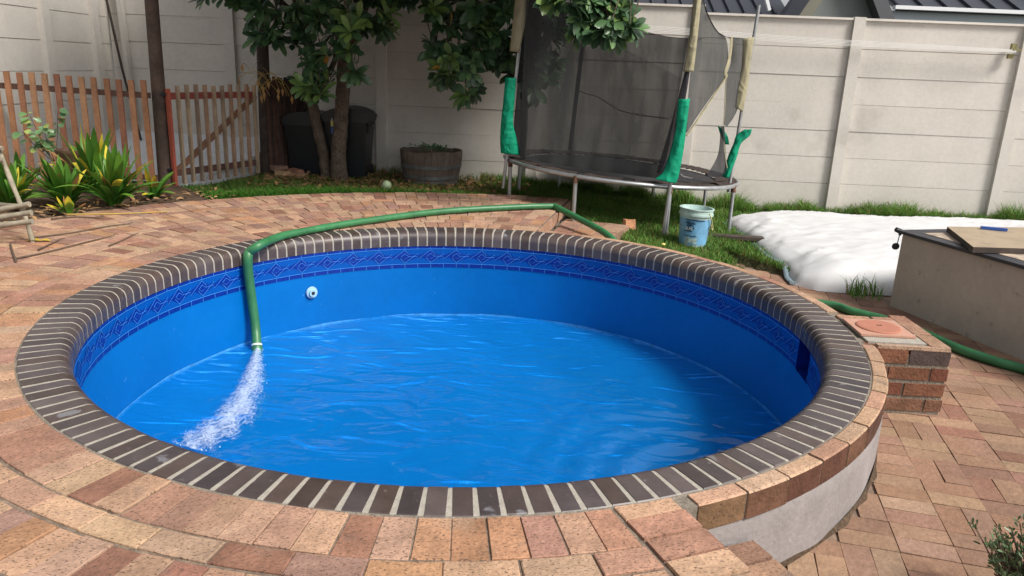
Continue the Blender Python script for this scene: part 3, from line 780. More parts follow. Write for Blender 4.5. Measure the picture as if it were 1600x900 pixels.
for i, y in enumerate(ys):
    if y < 11: wall_post(lw, -5.78, y, 2.3, (1, 0))
    if i < len(ys)-1: wall_panel_bay(lw, (-5.78, y+.06), (-5.78, ys[i+1]-.06), 2.25, -.3, (1, 0))
# pale downpipe and a dark pole leaning in the corner
dp = MB(); dp.bar((-5.46, 11.03, -.1), (-5.54, 11.03, 2.4), .09, .06, col=(.95, .95, .95)); tag(dp.build('downpipe', M['wall']), 'pale square downpipe in the corner behind the picket fence', 'pipe')
dp = MB(); dp.tube([(-5.15, 10.6, -.05), (-5.42, 10.7, 1.2), (-5.62, 10.75, 2.5)], .016, 8); tag(dp.build('leaning_pole', M['dark_wood']), 'thin dark pole leaning in the corner of the walls', 'pole')

# clothes line and its brackets on the wall posts
br = MB(); bp0 = aty(1587, 73, wally(6.6)-.12)
br.box((bp0[0], bp0[1]+.04, bp0[2]), (.07, .04, .08)); br.box((bp0[0]-.02, bp0[1]+.04, bp0[2]-.12), (.075, .04, .06)); br.box((bp0[0]+.02, bp0[1]-.02, bp0[2]-.04), (.11, .02, .02))
cl = empty('clothes_line', (4, 10.5, 2), label='washing line of white cords strung along the cream wall', cat='washing line')
br.build('bracket', M['brass'], cl)
for k in range(5):
    a = aty(985, 38+k*2.4, wally(1.5)-.12-.012*k); b = aty(1588, 78+k*.9, wally(6.6)-.13-.012*k); md = (a+b)/2; md[2] -= .02+.004*k
    c = MB(); c.tube(smooth_path([tuple(a), tuple(md), tuple(b)], 8), .003, 5); c.build('cord', M['line'], cl)
b2_ = MB(); a = aty(985, 43, wally(1.5)-.05); b2_.box(tuple(a), (.05, .12, .14)); b2_.build('bracket', M['brass'], cl)

# ------------------------------------------------------------------ neighbour's house behind the wall
ho = empty('house', (7, 17, 0), label='neighbouring house with dark ribbed metal roofs showing over the wall', cat='house')
h = MB(); h.box((7.5, 18.2, 1.2), (13, 6, 2.6)); h.build('wall', M['pale_wall'], ho)
def ribbed(name, x0, x1, y0, z0, y1, z1, step=.3, par=None):
    mb = MB(); mb.add([(x0, y0, z0), (x1, y0, z0), (x1, y1, z1), (x0, y1, z1), (x0, y0, z0-.06), (x1, y0, z0-.06), (x1, y1, z1-.06), (x0, y1, z1-.06)], [(0, 1, 2, 3), (7, 6, 5, 4), (0, 4, 5, 1), (1, 5, 6, 2), (3, 2, 6, 7), (0, 3, 7, 4)])
    x = x0+.05
    while x < x1: mb.bar((x, y0-.01, z0+.02), (x, y1, z1+.02), .04, .045); x += step
    return mb.build(name, M['roof'], par)
rf = ribbed('roof', 1.2, 4.75, 14.4, 2.52, 18, 4.3, .27, ho)
g = MB(); g.box((3.0, 14.35, 2.46), (3.6, .1, .09)); g.build('gutter', M['white_trim'], rf)
rf2 = ribbed('roof', 6.42, 13.5, 14.0, 2.70, 18, 4.5, .42, ho)
g = MB(); g.box((9.95, 13.93, 2.69), (7.2, .12, .06)); g.build('gutter', M['white_trim'], rf2)
g = MB(); g.box((9.95, 14.1, 1.95), (7.1, .1, 1.4)); g.build('side_wall', M['pale_wall'], ho)
# gable between the two roofs
gb = MB(); YG = 14.1
pA, pB = aty(1222, 40, YG), aty(1395, 40, YG)
ap = ((pA[0]+pB[0])/2, YG, 3.75)
gb.prism([(pA[0], YG), (pB[0], YG), (pB[0], YG+.15), (pA[0], YG+.15)], 1.0, pA[2]-.1)
gb.add([(pA[0], YG, pA[2]-.1), (pB[0], YG, pA[2]-.1), ap, (pA[0], YG+.15, pA[2]-.1), (pB[0], YG+.15, pA[2]-.1), (ap[0], YG+.15, ap[2])], [(0, 1, 2), (3, 5, 4), (0, 2, 5, 3), (1, 4, 5, 2)])
gb.build('gable', M['gable'], ho)
def rake(x0, z0, x1, z1, wd, m, nm, yy=YG-.12):
    mb = MB(); mb.bar((x0, yy, z0), (x1, yy, z1), .22, wd, up=(0, 1, 0)); return mb.build(nm, m, ho)
rake(pB[0]-.1, pB[2]-.15, ap[0], ap[2], .32, M['barge'], 'barge_board'); rake(pA[0]+.12, pA[2]-.1, ap[0], ap[2], .42, M['barge_olive'], 'barge_board'); rake(pA[0]-.12, pA[2]-.1, ap[0]-.2, ap[2], .3, M['roof'], 'roof_edge', YG-.2)
q = aty(1190, 8, 13.8); mb = MB(); mb.bar((q[0]-.02, q[1], q[2]+.3), (q[0]+.14, q[1], q[2]-.08), .05, .08, up=(0, 1, 0)); mb.build('gutter_end', M['white_trim'], ho)

# ------------------------------------------------------------------ wooden fences and gate
WP = [(.28, .125, .065), (.33, .16, .085), (.24, .10, .058), (.30, .14, .07), (.35, .185, .10)]
def picket(parent, base, top, w_, t, col, name='picket', up=(0, 1, 0)):
    b_ = MB(); b_.bar(base, top, w_, t, col=col, up=up); return b_.build(name, M['picket'], parent)
pf = empty('picket_fence', (-4.9, 8.5, 0), label='brown wooden picket fence behind the strappy plants at left', cat='fence')
for i in range(-1, 12):
    x = -5.525+.1335*i; zt_ = 1.185-.004*i+random.uniform(-.008, .008)
    picket(pf, (x+random.uniform(-.01, .01), 8.43, .0+random.uniform(-.02, .01)), (x, 8.43+random.uniform(-.01, .01), zt_), .024, .058, random.choice(WP), up=(1, 0, 0))
for z0, z1 in ((1.03, .985), (.12, .09)):
    r_ = MB(); r_.bar((-5.75, 8.475, z0), (-4.02, 8.475, z1), .045, .06, col=(.11, .06, .045)); r_.build('rail', M['picket'], pf)
def pole(x, y, h_, r_, lean, label, m='post'):
    mb = MB(); mb.tube([(x, y, -.15), (x+lean*.5, y, h_/2), (x+lean, y, h_)], [r_*1.08, r_, r_*.97], 14)
    return tag(mb.build('fence_post', M[m], smooth=True), label, 'post', None)
pole(-4.0, 8.62, 3.0, .072, .03, 'thick round dark timber post between picket fence and gate')
pole(-3.3, 10.05, 3.2, .075, .04, 'tall dark timber post at the far end of the gate', 'dark_wood')
gt = empty('garden_gate', (-3.9, 8.6, 0), label='weathered slatted wooden gate with red edge and diagonal brace', cat='gate')
ga, gb_ = Vector((-3.90, 8.60, 0)), Vector((-3.34, 9.86, 0)); gd = (gb_-ga); gl_ = gd.length; gd.normalize(); gn = Vector((gd.y, -gd.x, 0))
WG = [(.30, .22, .15), (.36, .265, .18), (.25, .18, .13), (.32, .20, .13)]
for i in range(1, 11):
    p = ga+gd*(gl_*i/10.4)+gn*.03; hgt = 1.10+random.uniform(-.012, .012)
    picket(gt, (p.x, p.y, .0), (p.x, p.y, hgt), .03, .042, random.choice(WG), 'slat', up=tuple(gn))
p = ga+gn*.03; picket(gt, (p.x, p.y, -.04), (p.x, p.y, 1.06), .035, .045, (.33, .075, .045), 'stile', up=tuple(gn))
for z, cc in ((.98, (.25, .06, .045)), (.13, (.10, .05, .04))):
    r_ = MB(); a, b = ga+Vector((0, 0, z)), gb_+Vector((0, 0, z)); r_.bar(tuple(a), tuple(b), .03, .075, col=cc); r_.build('rail', M['picket'], gt)
r_ = MB(); a, b = ga+gd*.02+Vector((0, 0, .12)), gb_+Vector((0, 0, .97)); r_.bar(tuple(a), tuple(b), .025, .07, col=(.20, .10, .06)); r_.build('brace', M['picket'], gt)
for z in (1.0, .17): hn = MB(); hn.box((-3.915, 8.58, z), (.05, .05, .03)); hn.build('hinge', M['black_hole'], gt)
# dark split-pole fence from the far post to the wall
df_ = empty('split_pole_fence', (-3.1, 10.5, 0), label='dark rough split-pole fence running back to the wall by the bins', cat='fence')
mb = MB(); x0, y0, x1, y1 = -3.22, 9.98, -2.93, 10.72
for i in range(19):
    t = i/18; x, y = x0+(x1-x0)*t, y0+(y1-y0)*t
    mb.tube([(x, y, -.1), (x+random.uniform(-.01, .01), y, .6), (x, y, 1.18+random.uniform(-.03, .03))], [.028, .026, .022], 7, col=random.choice([(1.1, .9, .9), (.8, .7, .7), (1.5, 1.0, .8), (.6, .55, .5)]))
mb.build('split_poles', M['dark_wood'], df_)
mb = MB(); mb.bar((x0, y0-.02, .95), (x1, y1-.02, .95), .03, .06, col=(.8, .7, .7)); mb.build('rail', M['dark_wood'], df_)

# dry vine twigs on the post
dv = MB()
for i in range(26):
    p = Vector((-3.3, 9.85, 1.18))+Vector((random.uniform(-.12, .3), 0, random.uniform(-.05, .1))); pp = [tuple(p)]
    d = Vector((random.uniform(-1, 1), random.uniform(-.5, .2), random.uniform(-.6, .6))).normalized()
    for k in range(4): d = (d+Vector((0, 0, -.35))).normalized(); p = p+d*.06; pp.append(tuple(p))
    dv.tube(pp, .0025, 4, mat=0)
    if i % 2 == 0:
        q = Vector(pp[-1]); dv.add([tuple(q), tuple(q+Vector((.02, 0, -.04))), tuple(q+Vector((0, .01, -.11))), tuple(q+Vector((-.02, 0, -.04)))], [(0, 1, 2, 3)], mat=1, col=random.choice([(.36, .2, .07), (.3, .17, .08)]))
tag(dv.build('dried_vine', [M['twig_yellow'], M['litter']]), 'dry orange vine tendrils on the top of the gate end', 'vine')

# ------------------------------------------------------------------ wheelie bins
def bin_(x, y, z, w_, h_, rz, label, scale=1):
    o = empty('wheelie_bin', (x, y, z), rz, label, 'bin', 'black wheelie bins by the wall')
    b = local(); t, bt = w_/2, w_/2*.82; d, db = w_/2*1.1, w_/2*.8
    hb = h_*.86
    vs = [(-bt, -db, .03), (bt, -db, .03), (bt, db, .03), (-bt, db, .03), (-t, -d, hb), (t, -d, hb), (t, d, hb), (-t, d, hb)]
    b.add(vs, [(0, 3, 2, 1), (4, 5, 6, 7), (0, 1, 5, 4), (1, 2, 6, 5), (2, 3, 7, 6), (3, 0, 4, 7)])
    b.box((0, 0, hb-.02), (w_*1.06, w_*1.16, .05)); b.build('body', M['bin'], o)
    l = local(); vs = []; fs = []; nn = 10
    for i in range(nn+1):
        u_ = i/nn*2-1
        for (yy) in (-d*1.08, d*1.08):
            vs.append((u_*t*1.1, yy, hb+.03+(1-u_*u_)**.7*h_*.12)); vs.append((u_*t*1.1, yy, hb-.0))
    for i in range(nn):
        a = i*4; fs += [(a, a+4, a+6, a+2), (a+1, a+5, a+4, a), (a+3, a+2, a+6, a+7)]
    fs += [(0, 2, 3, 1), (nn*4, nn*4+1, nn*4+3, nn*4+2)]
    l.add(vs, fs); l.build('lid', M['bin'], o, smooth=True)
    hd = local(); hd.tube([(t*1.0, -d*.7, hb-.06), (t*1.16, -d*.7, hb-.08), (t*1.16, -d*.1, hb-.08), (t*1.0, -d*.1, hb-.06)], .014, 8); hd.box((t*1.03, -d*.4, hb-.13), (.04, .16, .12)); hd.build('handle', M['bin'], o)
    for sx in (-1, 1):
        wl = local(); wl.tube([(sx*bt*.9, db+.02, .08), (sx*bt*.9+sx*.045, db+.02, .08)], .08, 18); wl.build('wheel', M['bin'], o, smooth=True)
    return o
bin_(-2.27, 10.42, -.09, .56, .93, .0, 'black wheelie bin with domed lid right of the tree trunks')
bin_(-2.80, 10.38, -.08, .50, .84, -.1, 'black wheelie bin behind the left side of the tree trunks')
# small hanging packet between the trunks
b_ = MB(); q = aty(519, 193, 10.1); b_.box((q[0], q[1], q[2]), (.035, .02, .07), mat=0); b_.box((q[0], q[1], q[2]-.085), (.03, .02, .09), mat=1); b_.tube([(q[0], q[1], q[2]+.03), (q[0], q[1], q[2]+.09)], .008, 6, mat=2)
tag(b_.build('hanging_packet', [M['yellow_plastic'], M['blue_plastic'], M['white_trim']]), 'small yellow and blue packet hanging between the two trunks', 'packet')

# ------------------------------------------------------------------ half barrel planter
bp1 = empty('barrel_planter', (-1.16, 10.33, -.13), 0, 'weathered half wine barrel planter standing against the wall', 'planter')
b_ = local(); H_ = .46; prof_b = [(.34, 0), (.375, .12), (.40, .25), (.415, .38), (.42, H_), (.395, H_), (.39, .36)]
ns = 30
for i in range(ns):
    a0, a1 = 360*i/ns+.35, 360*(i+1)/ns-.35; k = random.uniform(.75, 1.25)
    dz = random.uniform(-.008, .012)
    b_.lathe([(r, z+(dz if z > .3 else 0)) for r, z in prof_b], n=2, a0=a0, a1=a1, col=(k, k*.97, k*.95))
b_.lathe([(.33, 0), (.365, .12), (.39, .25), (.40, .4)], n=40, col=(.3, .3, .3)); b_.build('staves', M['barrel'], bp1)
for z, r_ in ((.24, .402), (.10, .374), (.03, .355)):
    hp = local(); hp.lathe([(r_, z), (r_+.004, z), (r_+.010, z+.045), (r_+.003, z+.047)], n=48); hp.build('hoop', M['hoop'], bp1, smooth=True)
sl_ = local(); sl_.lathe([(.39, .37), (.2, .385), (.01, .39)], n=24); sl_.build('soil_fill', M['bed_soil'], bp1)

# ------------------------------------------------------------------ foliage builders
def leaf_cloud(name, leaves, material, parent=None):
    """leaves: list of (base, direction, normal, length, width, curl, colour): each a folded 2x4 quad blade with a pointed tip"""
    n = len(leaves); prof = [(0, .12), (.3, .62), (.62, 1.0), (.86, .72), (1, .0)]
    K = len(prof); V = np.zeros((n, K*3, 3)); Cc = np.zeros((n, (K-1)*2, 3))
    for i, (b, d, nn, ln_, wd, curl, c) in enumerate(leaves):
        d = d/np.linalg.norm(d); nn = nn-d*np.dot(nn, d); nn = nn/(np.linalg.norm(nn)+1e-9); s = np.cross(d, nn)
        for k, (t, w_) in enumerate(prof):
            ctr = b+d*ln_*t-nn*curl*ln_*t*t
            V[i, k*3] = ctr+s*wd*.5*w_+nn*wd*.16*w_; V[i, k*3+1] = ctr; V[i, k*3+2] = ctr-s*wd*.5*w_+nn*wd*.16*w_
        Cc[i, :] = c
    f = []
    for k in range(K-1):
        f.append((k*3, k*3+3, k*3+4, k*3+1)); f.append((k*3+1, k*3+4, k*3+5, k*3+2))
    f = np.array(f); Fc = (f[None]+(np.arange(n)*K*3)[:, None, None]).reshape(-1, 4)
    return tri_mesh(name, V.reshape(-1, 3), Fc, Cc.reshape(-1, 3), material, parent, smooth=True)

def rosette(out, c, size, bright=0, drop=.35):
    ax = np.array([random.uniform(-.5, .5), random.uniform(-.9, .1), random.uniform(-.3, .8)]); ax /= np.linalg.norm(ax)
    t = np.cross(ax, [0, 0, 1.]); t /= np.linalg.norm(t)+1e-9; b = np.cross(ax, t)
    n = random.randint(9, 13); off = random.random()*6
    for k in range(n):
        a = off+k*2.399; tilt = .35+.75*(k/n)
        d = ax*math.cos(tilt*1.3)+(t*math.cos(a)+b*math.sin(a))*math.sin(tilt*1.3); d = d+np.array([0, 0, -drop*random.uniform(.5, 1.8)])
        nn = ax+np.array([0, -.1, .35])
        L_ = size*random.uniform(.75, 1.15); g = random.random()
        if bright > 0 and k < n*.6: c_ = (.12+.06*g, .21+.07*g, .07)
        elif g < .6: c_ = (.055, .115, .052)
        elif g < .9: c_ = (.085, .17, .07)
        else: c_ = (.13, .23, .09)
        if random.random() < .004: c_ = (.55, .30, .06)
        out.append((np.array(c)+d*.008, d, nn, L_, L_*random.uniform(.38, .46), random.uniform(.05, .35), c_))

# ------------------------------------------------------------------ the tree
tree = empty('broadleaf_tree', (-2.36, 10.04, -.1), label='glossy broad-leaved tree with two trunks in front of the wall', cat='tree')
tk = MB()
t1 = smooth_path([(-2.33, 10.02, -.15), (-2.34, 10.0, .2), (-2.30, 9.98, .6), (-2.25, 9.95, 1.05), (-2.17, 9.9, 1.6), (-1.85, 9.8, 2.3), (-1.4, 9.7, 3.0)], 5)
tk.tube(t1, np.interp(np.linspace(0, 6, len(t1)), range(7), [.125, .10, .09, .088, .085, .075, .06]), 16)
t2 = smooth_path([(-2.52, 10.12, -.15), (-2.55, 10.1, .2), (-2.62, 10.06, .6), (-2.69, 10.0, 1.1), (-2.62, 9.8, 1.6), (-2.75, 9.7, 2.2), (-3.0, 9.6, 2.9)], 5)
tk.tube(t2, np.interp(np.linspace(0, 6, len(t2)), range(7), [.085, .072, .07, .068, .065, .06, .05]), 14)
trunk = tk.build('trunk', M['bark'], tree, smooth=True)
for v in trunk.data.vertices:
    co = v.co; k = .006*math.sin(40*co.z+9*math.atan2(co.y-10, co.x+2.4))+random.uniform(-.004, .004); v.co.x += k; v.co.y += k*.5
limbs = [[t1[20], (-1.3, 9.6, 2.3), (-.6, 9.5, 2.5), (.1, 9.3, 2.55), (.9, 8.7, 2.6), (1.2, 8.1, 2.5)], [t1[22], (-1.9, 9.5, 2.5), (-1.6, 9.0, 2.9), (-1.4, 8.6, 3.1)],
         [t2[22], (-3.2, 9.6, 2.3), (-3.8, 9.3, 2.5)], [t1[18], (-2.3, 9.6, 2.0), (-2.6, 9.3, 2.35)], [t1[26], (-.8, 9.6, 3.0), (.2, 9.8, 3.2)],
         [t2[14], (-2.3, 9.6, 1.35), (-2.1, 9.3, 1.75)]]
for l in limbs:
    mb = MB(); sp_ = smooth_path([tuple(q) for q in l], 5); mb.tube(sp_, np.linspace(.05, .018, len(sp_)), 9); mb.build('limb', M['bark'], tree, smooth=True)
leaves = []; twigs = MB()
def clump(px, py, Y, bright=0, n=3, spread=16, size=.205):
    for _ in range(n):
        x, y = px+random.gauss(0, spread*.6), py+random.gauss(0, spread*.5); YY = Y+random.uniform(-.18, .18)
        c = aty(x, y, YY)
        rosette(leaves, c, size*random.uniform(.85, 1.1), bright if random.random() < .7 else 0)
        u2 = c+np.array([random.uniform(-.1, .1), random.uniform(.02, .15), random.uniform(.2, .4)])
        twigs.tube([tuple(c), tuple((c+u2)/2+np.array([.02, .01, 0])), tuple(u2)], [.004, .006, .009], 5)
Lf = [(330, -8), (352, -5), (372, -12), (395, 0), (405, 28), (418, 55), (405, 62), (440, 10), (436, 38), (455, 60), (470, 15), (475, 45), (500, 5), (455, 80), (485, 75), (505, 30), (520, 15), (515, 60),
      (575, 0), (600, 5), (620, -8), (545, 10), (590, 45), (555, 35), (500, 90), (485, 95), (530, 85), (545, 102), (560, 112), (480, 120), (505, 118), (520, 100)]
for x, y in Lf: clump(x, y, random.uniform(9.15, 9.75), 0, 2 if y < 60 else 1, 11)
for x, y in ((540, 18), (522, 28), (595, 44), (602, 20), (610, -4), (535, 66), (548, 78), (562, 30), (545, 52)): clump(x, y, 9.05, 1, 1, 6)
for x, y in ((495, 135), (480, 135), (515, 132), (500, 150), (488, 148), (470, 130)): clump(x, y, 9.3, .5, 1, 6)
Rt = [(655, -2), (672, 10), (690, 0), (705, 20), (725, 0), (745, 10), (765, 0), (785, -10), (690, 42), (715, 40), (745, 35), (770, 30), (790, 20), (680, 62), (700, 72), (735, 62), (755, 70), (775, 60),
      (790, 55), (715, 92), (742, 88), (765, 92), (780, 95), (790, 108), (695, 92), (790, 85), (705, 110), (688, 112), (735, 110), (742, 128)]
for x, y in Rt: clump(x, y, random.uniform(9.4, 9.9), 0, 2, 11)
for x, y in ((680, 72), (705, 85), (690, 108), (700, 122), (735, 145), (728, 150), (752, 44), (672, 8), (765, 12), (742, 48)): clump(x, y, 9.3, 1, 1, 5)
for x, y in ((820, 0), (835, 25), (820, 50), (850, 50), (835, 80), (860, 80), (822, 105), (848, 110), (865, 105), (830, 125), (850, 128), (875, 50), (880, 20), (815, 75)): clump(x, y, random.uniform(9.5, 9.9), 0, 2, 12)
for x, y in ((850, -10), (872, 0), (890, 5), (905, 0), (925, 5), (945, 0), (965, 10), (900, 25), (920, 25), (940, 22), (958, 28), (975, 28), (905, 42), (930, 45), (950, 42), (968, 48), (985, 40), (955, 55), (900, 52), (915, 10)): clump(x, y, random.uniform(7.45, 7.75), .6 if random.random() < .4 else 0, 2, 8, .18)
# crown above the picture, unseen; enlarged and cut back to control shade on the walls
for _ in range(1900):
    while True:
        v = np.random.uniform(-1, 1, 3)
        if .25 < np.linalg.norm(v) < 1: break
    c = np.array([-1.55, 8.95, 3.6])+v*np.array([3.35, 2.1, 1.5])
    if c[2] < 1.62+.092*c[1]+(.12): continue
    if c[0] < -3.6: continue
    rosette(leaves, c, .28)
    u2 = c+np.array([random.uniform(-.1, .1), random.uniform(-.1, .1), -.25*np.sign(v[2])]); twigs.tube([tuple(c), tuple(u2)], [.004, .01], 4)
twigs.build('twigs', M['bark'], tree)
leaf_cloud('crown', leaves, M['leaf'], tree)

# ------------------------------------------------------------------ trampoline
TC = np.array([1.26, 9.38, .309]); TR = 1.411; TA = -.06
tr_ = empty('trampoline', (1.26, 9.38, -.2), label='round trampoline with torn black safety net and green pole sleeves', cat='trampoline')
def tp_(ang, r=TR, dz=0): a = math.radians(ang); return np.array([TC[0]+r*math.cos(a), TC[1]+r*math.sin(a), TC[2]+TA*r*math.cos(a)+dz])
mb = MB(); mb.tube([tuple(tp_(a)) for a in range(0, 361, 5)], .024, 12, cap=False); mb.build('ring_frame', M['galv'], tr_, smooth=True)
mb = MB(); vs = [tuple(tp_(0, 0, -.03))]+[tuple(tp_(a, 1.17, -.012+.004*math.sin(a))) for a in range(0, 360, 6)]; mb.add(vs, [(0, 1+k, 1+(k+1) % 60) for k in range(60)]); mb.build('jumping_mat', M['mat_black'], tr_)
# ragged spring cover
mb = MB(); vs = []; fs = []
for k in range(120):
    a = k*3; vs.append(tuple(tp_(a, 1.15+random.uniform(-.03, .02), .012))); vs.append(tuple(tp_(a, 1.30, .03+random.uniform(-.01, .012)))); vs.append(tuple(tp_(a, 1.395+random.uniform(-.03, .02), .02+random.uniform(-.012, .012))))
for k in range(120):
    k2 = (k+1) % 120
    for q in range(2):
        if random.random() < .9: fs.append((k*3+q, k*3+q+1, k2*3+q+1, k2*3+q))
mb.add(vs, fs); mb.build('spring_cover', M['pad'], tr_)
mb = MB()
for k in range(72):
    a = k*5; mb.tube([tuple(tp_(a, 1.17)), tuple(tp_(a, 1.40))], .008, 5)
mb.build('springs', M['rust'], tr_)
def leg(a, zbot=None, rusty=True, lean=0):
    p = tp_(a); z0 = gz(p[0], p[1])-.03 if zbot is None else zbot
    mb = MB(); mb.tube([tuple(p), (p[0]-lean, p[1], z0)], .0225, 12)
    l = mb.build('leg', M['galv'], tr_, smooth=True)
    c = MB(); c.tube([(p[0], p[1], p[2]+.01), (p[0], p[1], p[2]-.07)], .029, 10); c.build('socket', M['rust'], l, smooth=True)
    return p
def ang_at(px, py):
    best = min(range(0, 720), key=lambda k: (lambda q: (q[0]-px)**2+(q[1]-py)**2)(proj_(tp_(k/2)))); return best/2
def proj_(p):
    d = np.array(p)-np.array([0, 0, HC]); z = d@_F; return (800+FPX*(d@_R)/z, 450-FPX*(d@_U)/z)
aF, aR, aL, aM = ang_at(1048, 292), ang_at(1147, 293), ang_at(797, 252), ang_at(900, 276)
for a in (aF, aR, aL, aM, 62, 28, 118, 150): leg(a)
# enclosure poles: base outside the ring, upper end leans outwards
def epole(bpx, tpx, Y, zb, r=.019, ztop=None):
    b = aty(bpx[0], bpx[1], Y); t = aty(tpx[0], tpx[1], Y); d = (t-b)/np.linalg.norm(t-b)
    return b, t, d
pA0 = tp_(aL, TR+.03); pB0 = tp_(aF, TR+.035); pC0 = tp_(aR+2, TR+.035)
bA, tA_, _ = epole((786, 294), (822, -20), pA0[1], 0); bB, tB_, _ = epole((1036, 365), (1094, -20), pB0[1], 0); bC, tC_, _ = epole((1138, 300), (1186, 8), pC0[1]+.05, 0)
def upto(b, t, z): k = (z-b[2])/(t[2]-b[2]); return b+(t-b)*k
tA2, tB2, tC2 = upto(bA, tA_, 2.35), upto(bB, tB_, 2.35), tC_
for b, t in ((bA, tA2), (bB, tB2), (bC, tC2)):
    mb = MB(); mb.tube([tuple(b), tuple(t)], .0185, 12); mb.build('enclosure_pole', M['galv'], tr_, smooth=True)
bD = tp_(112, TR+.03, -.1); tD = bD+np.array([.12, .0, 1.95]); mb = MB(); mb.tube([tuple(bD), tuple(tD)], .03, 10); mb.build('enclosure_pole', M['net_dense'], tr_, smooth=True)
def ppx(b, t, py):      # the point of a pole that shows at height py
    ks = np.linspace(-.2, 1.3, 400); q = [b+(t-b)*k for k in ks]; return min(q, key=lambda v: abs(proj_(v)[1]-py))
def sheet(rows, name, m, thick=0, nsub=6, wob=.01, par=None, seed=1):
    """rows: list of (left point, right point) from top to bottom; cloth between, with folds"""
    rnd = random.Random(seed); L1 = smooth_path([tuple(a) for a, b in rows], nsub); R1 = smooth_path([tuple(b) for a, b in rows], nsub); nc = 10; mb = MB(); vs = []
    for i, (a, b) in enumerate(zip(L1, R1)):
        for k in range(nc+1):
            t = k/nc; q = np.array(a)*(1-t)+np.array(b)*t; w_ = wob*math.sin(t*PI)
            vs.append((q[0]+w_*.10*math.sin(i*.45+seed), q[1]-w_*(1.1+.16*math.sin(k*1.1+i*.38+seed)+.10*math.sin(i*1.1-k*.7+seed)), q[2]))
    fs = [(i*(nc+1)+k, i*(nc+1)+k+1, (i+1)*(nc+1)+k+1, (i+1)*(nc+1)+k) for i in range(len(L1)-1) for k in range(nc)]
    mb.add(vs, fs); o = mb.build(name, m, par or tr_, smooth=True)
    if thick: md = o.modifiers.new('solid', 'SOLIDIFY'); md.thickness = thick
    return o
def Y_(px, py, Y): return aty(px, py, Y)
# khaki sleeves
ya = pA0[1]-.03
sheet([(Y_(808, -30, ya), Y_(831, -30, ya)), (Y_(803, 20, ya), Y_(824, 20, ya)), (Y_(797, 80, ya), Y_(811, 82, ya))], 'khaki_sleeve', M['sleeve'], .006, wob=.03)
yb = pB0[1]-.03
sheet([(Y_(1086, -30, yb), Y_(1098, -30, yb)), (Y_(1081, 30, yb), Y_(1092, 30, yb)), (Y_(1074, 78, yb), Y_(1087, 78, yb)), (Y_(1068, 112, yb), Y_(1083, 112, yb))], 'khaki_sleeve', M['sleeve'], .006, wob=.03, seed=2)
yc = bC[1]-.03
sheet([(Y_(1160, 60, yc), Y_(1178, 58, yc)), (Y_(1160, 100, yc), Y_(1172, 100, yc)), (Y_(1152, 140, yc), Y_(1167, 140, yc)), (Y_(1148, 168, yc), Y_(1160, 175, yc))], 'khaki_sleeve', M['sleeve'], .006, wob=.02, seed=3)
# green sleeves
sheet([(Y_(790, 121, ya), Y_(806, 122, ya)), (Y_(787, 160, ya), Y_(803, 160, ya)), (Y_(784, 185, ya), Y_(801, 192, ya)), (Y_(782, 215, ya), Y_(807, 218, ya)), (Y_(783, 239, ya), Y_(813, 242, ya))], 'green_sleeve', M['green_cloth'], .008, wob=.035, seed=4)
sheet([(Y_(1061, 155, yb), Y_(1077, 154, yb)), (Y_(1056, 195, yb), Y_(1072, 195, yb)), (Y_(1048, 235, yb), Y_(1067, 235, yb)), (Y_(1036, 268, yb), Y_(1061, 268, yb)), (Y_(1024, 280, yb), Y_(1056, 286, yb))], 'green_sleeve', M['green_cloth'], .008, wob=.04, seed=5)
sheet([(Y_(1164, 203, yc), Y_(1174, 201, yc)), (Y_(1151, 212, yc), Y_(1171, 211, yc)), (Y_(1146, 226, yc), Y_(1157, 224, yc)), (Y_(1138, 245, yc), Y_(1150, 246, yc)), (Y_(1129, 276, yc), Y_(1138, 278, yc))], 'green_sleeve', M['green_cloth'], .008, wob=.03, seed=6)
sheet([(Y_(1122, 196, yc+.1), Y_(1126, 200, yc+.1)), (Y_(1125, 208, yc+.1), Y_(1136, 212, yc+.1)), (Y_(1133, 225, yc+.1), Y_(1139, 226, yc+.1))], 'torn_flap', M['green_cloth'], .006, wob=.01, seed=7)
# net panels
def netpanel(pts, m, name='net_panel', seed=1, sub=5): return sheet(pts, name, M[m], 0, sub, .035, seed=seed)
# front panel from the left pole to the middle pole
def frontY(px): return float(np.interp(px, [786, 1090], [ya, yb]))
mb = MB(); xs_ = np.linspace(0, 1, 40); vs = []; nR = 14
for i, t in enumerate(xs_):
    pxt = 824+(1076-824)*t; pyt = float(np.interp(pxt, [824, 860, 920, 965, 1003, 1040, 1076], [-60, -45, -5, 28, 49, 57, 60]))
    pxb = 812+(1036-812)*t; pyb = float(np.interp(pxb, [812, 870, 940, 1036], [247, 258, 268, 280]))
    for k in range(nR+1):
        s = k/nR; px_ = pxt+(pxb-pxt)*s; py_ = pyt+(pyb-pyt)*s
        Yf = frontY(px_)+.04+.10*math.sin(s*PI)*math.sin(t*PI)+.012*math.sin(t*37+s*3)
        vs.append(tuple(Y_(px_, py_, Yf)))
mb.add(vs, [(i*(nR+1)+k, i*(nR+1)+k+1, (i+1)*(nR+1)+k+1, (i+1)*(nR+1)+k) for i in range(39) for k in range(nR)]); mb.build('net_panel', M['net'], tr_, smooth=True)
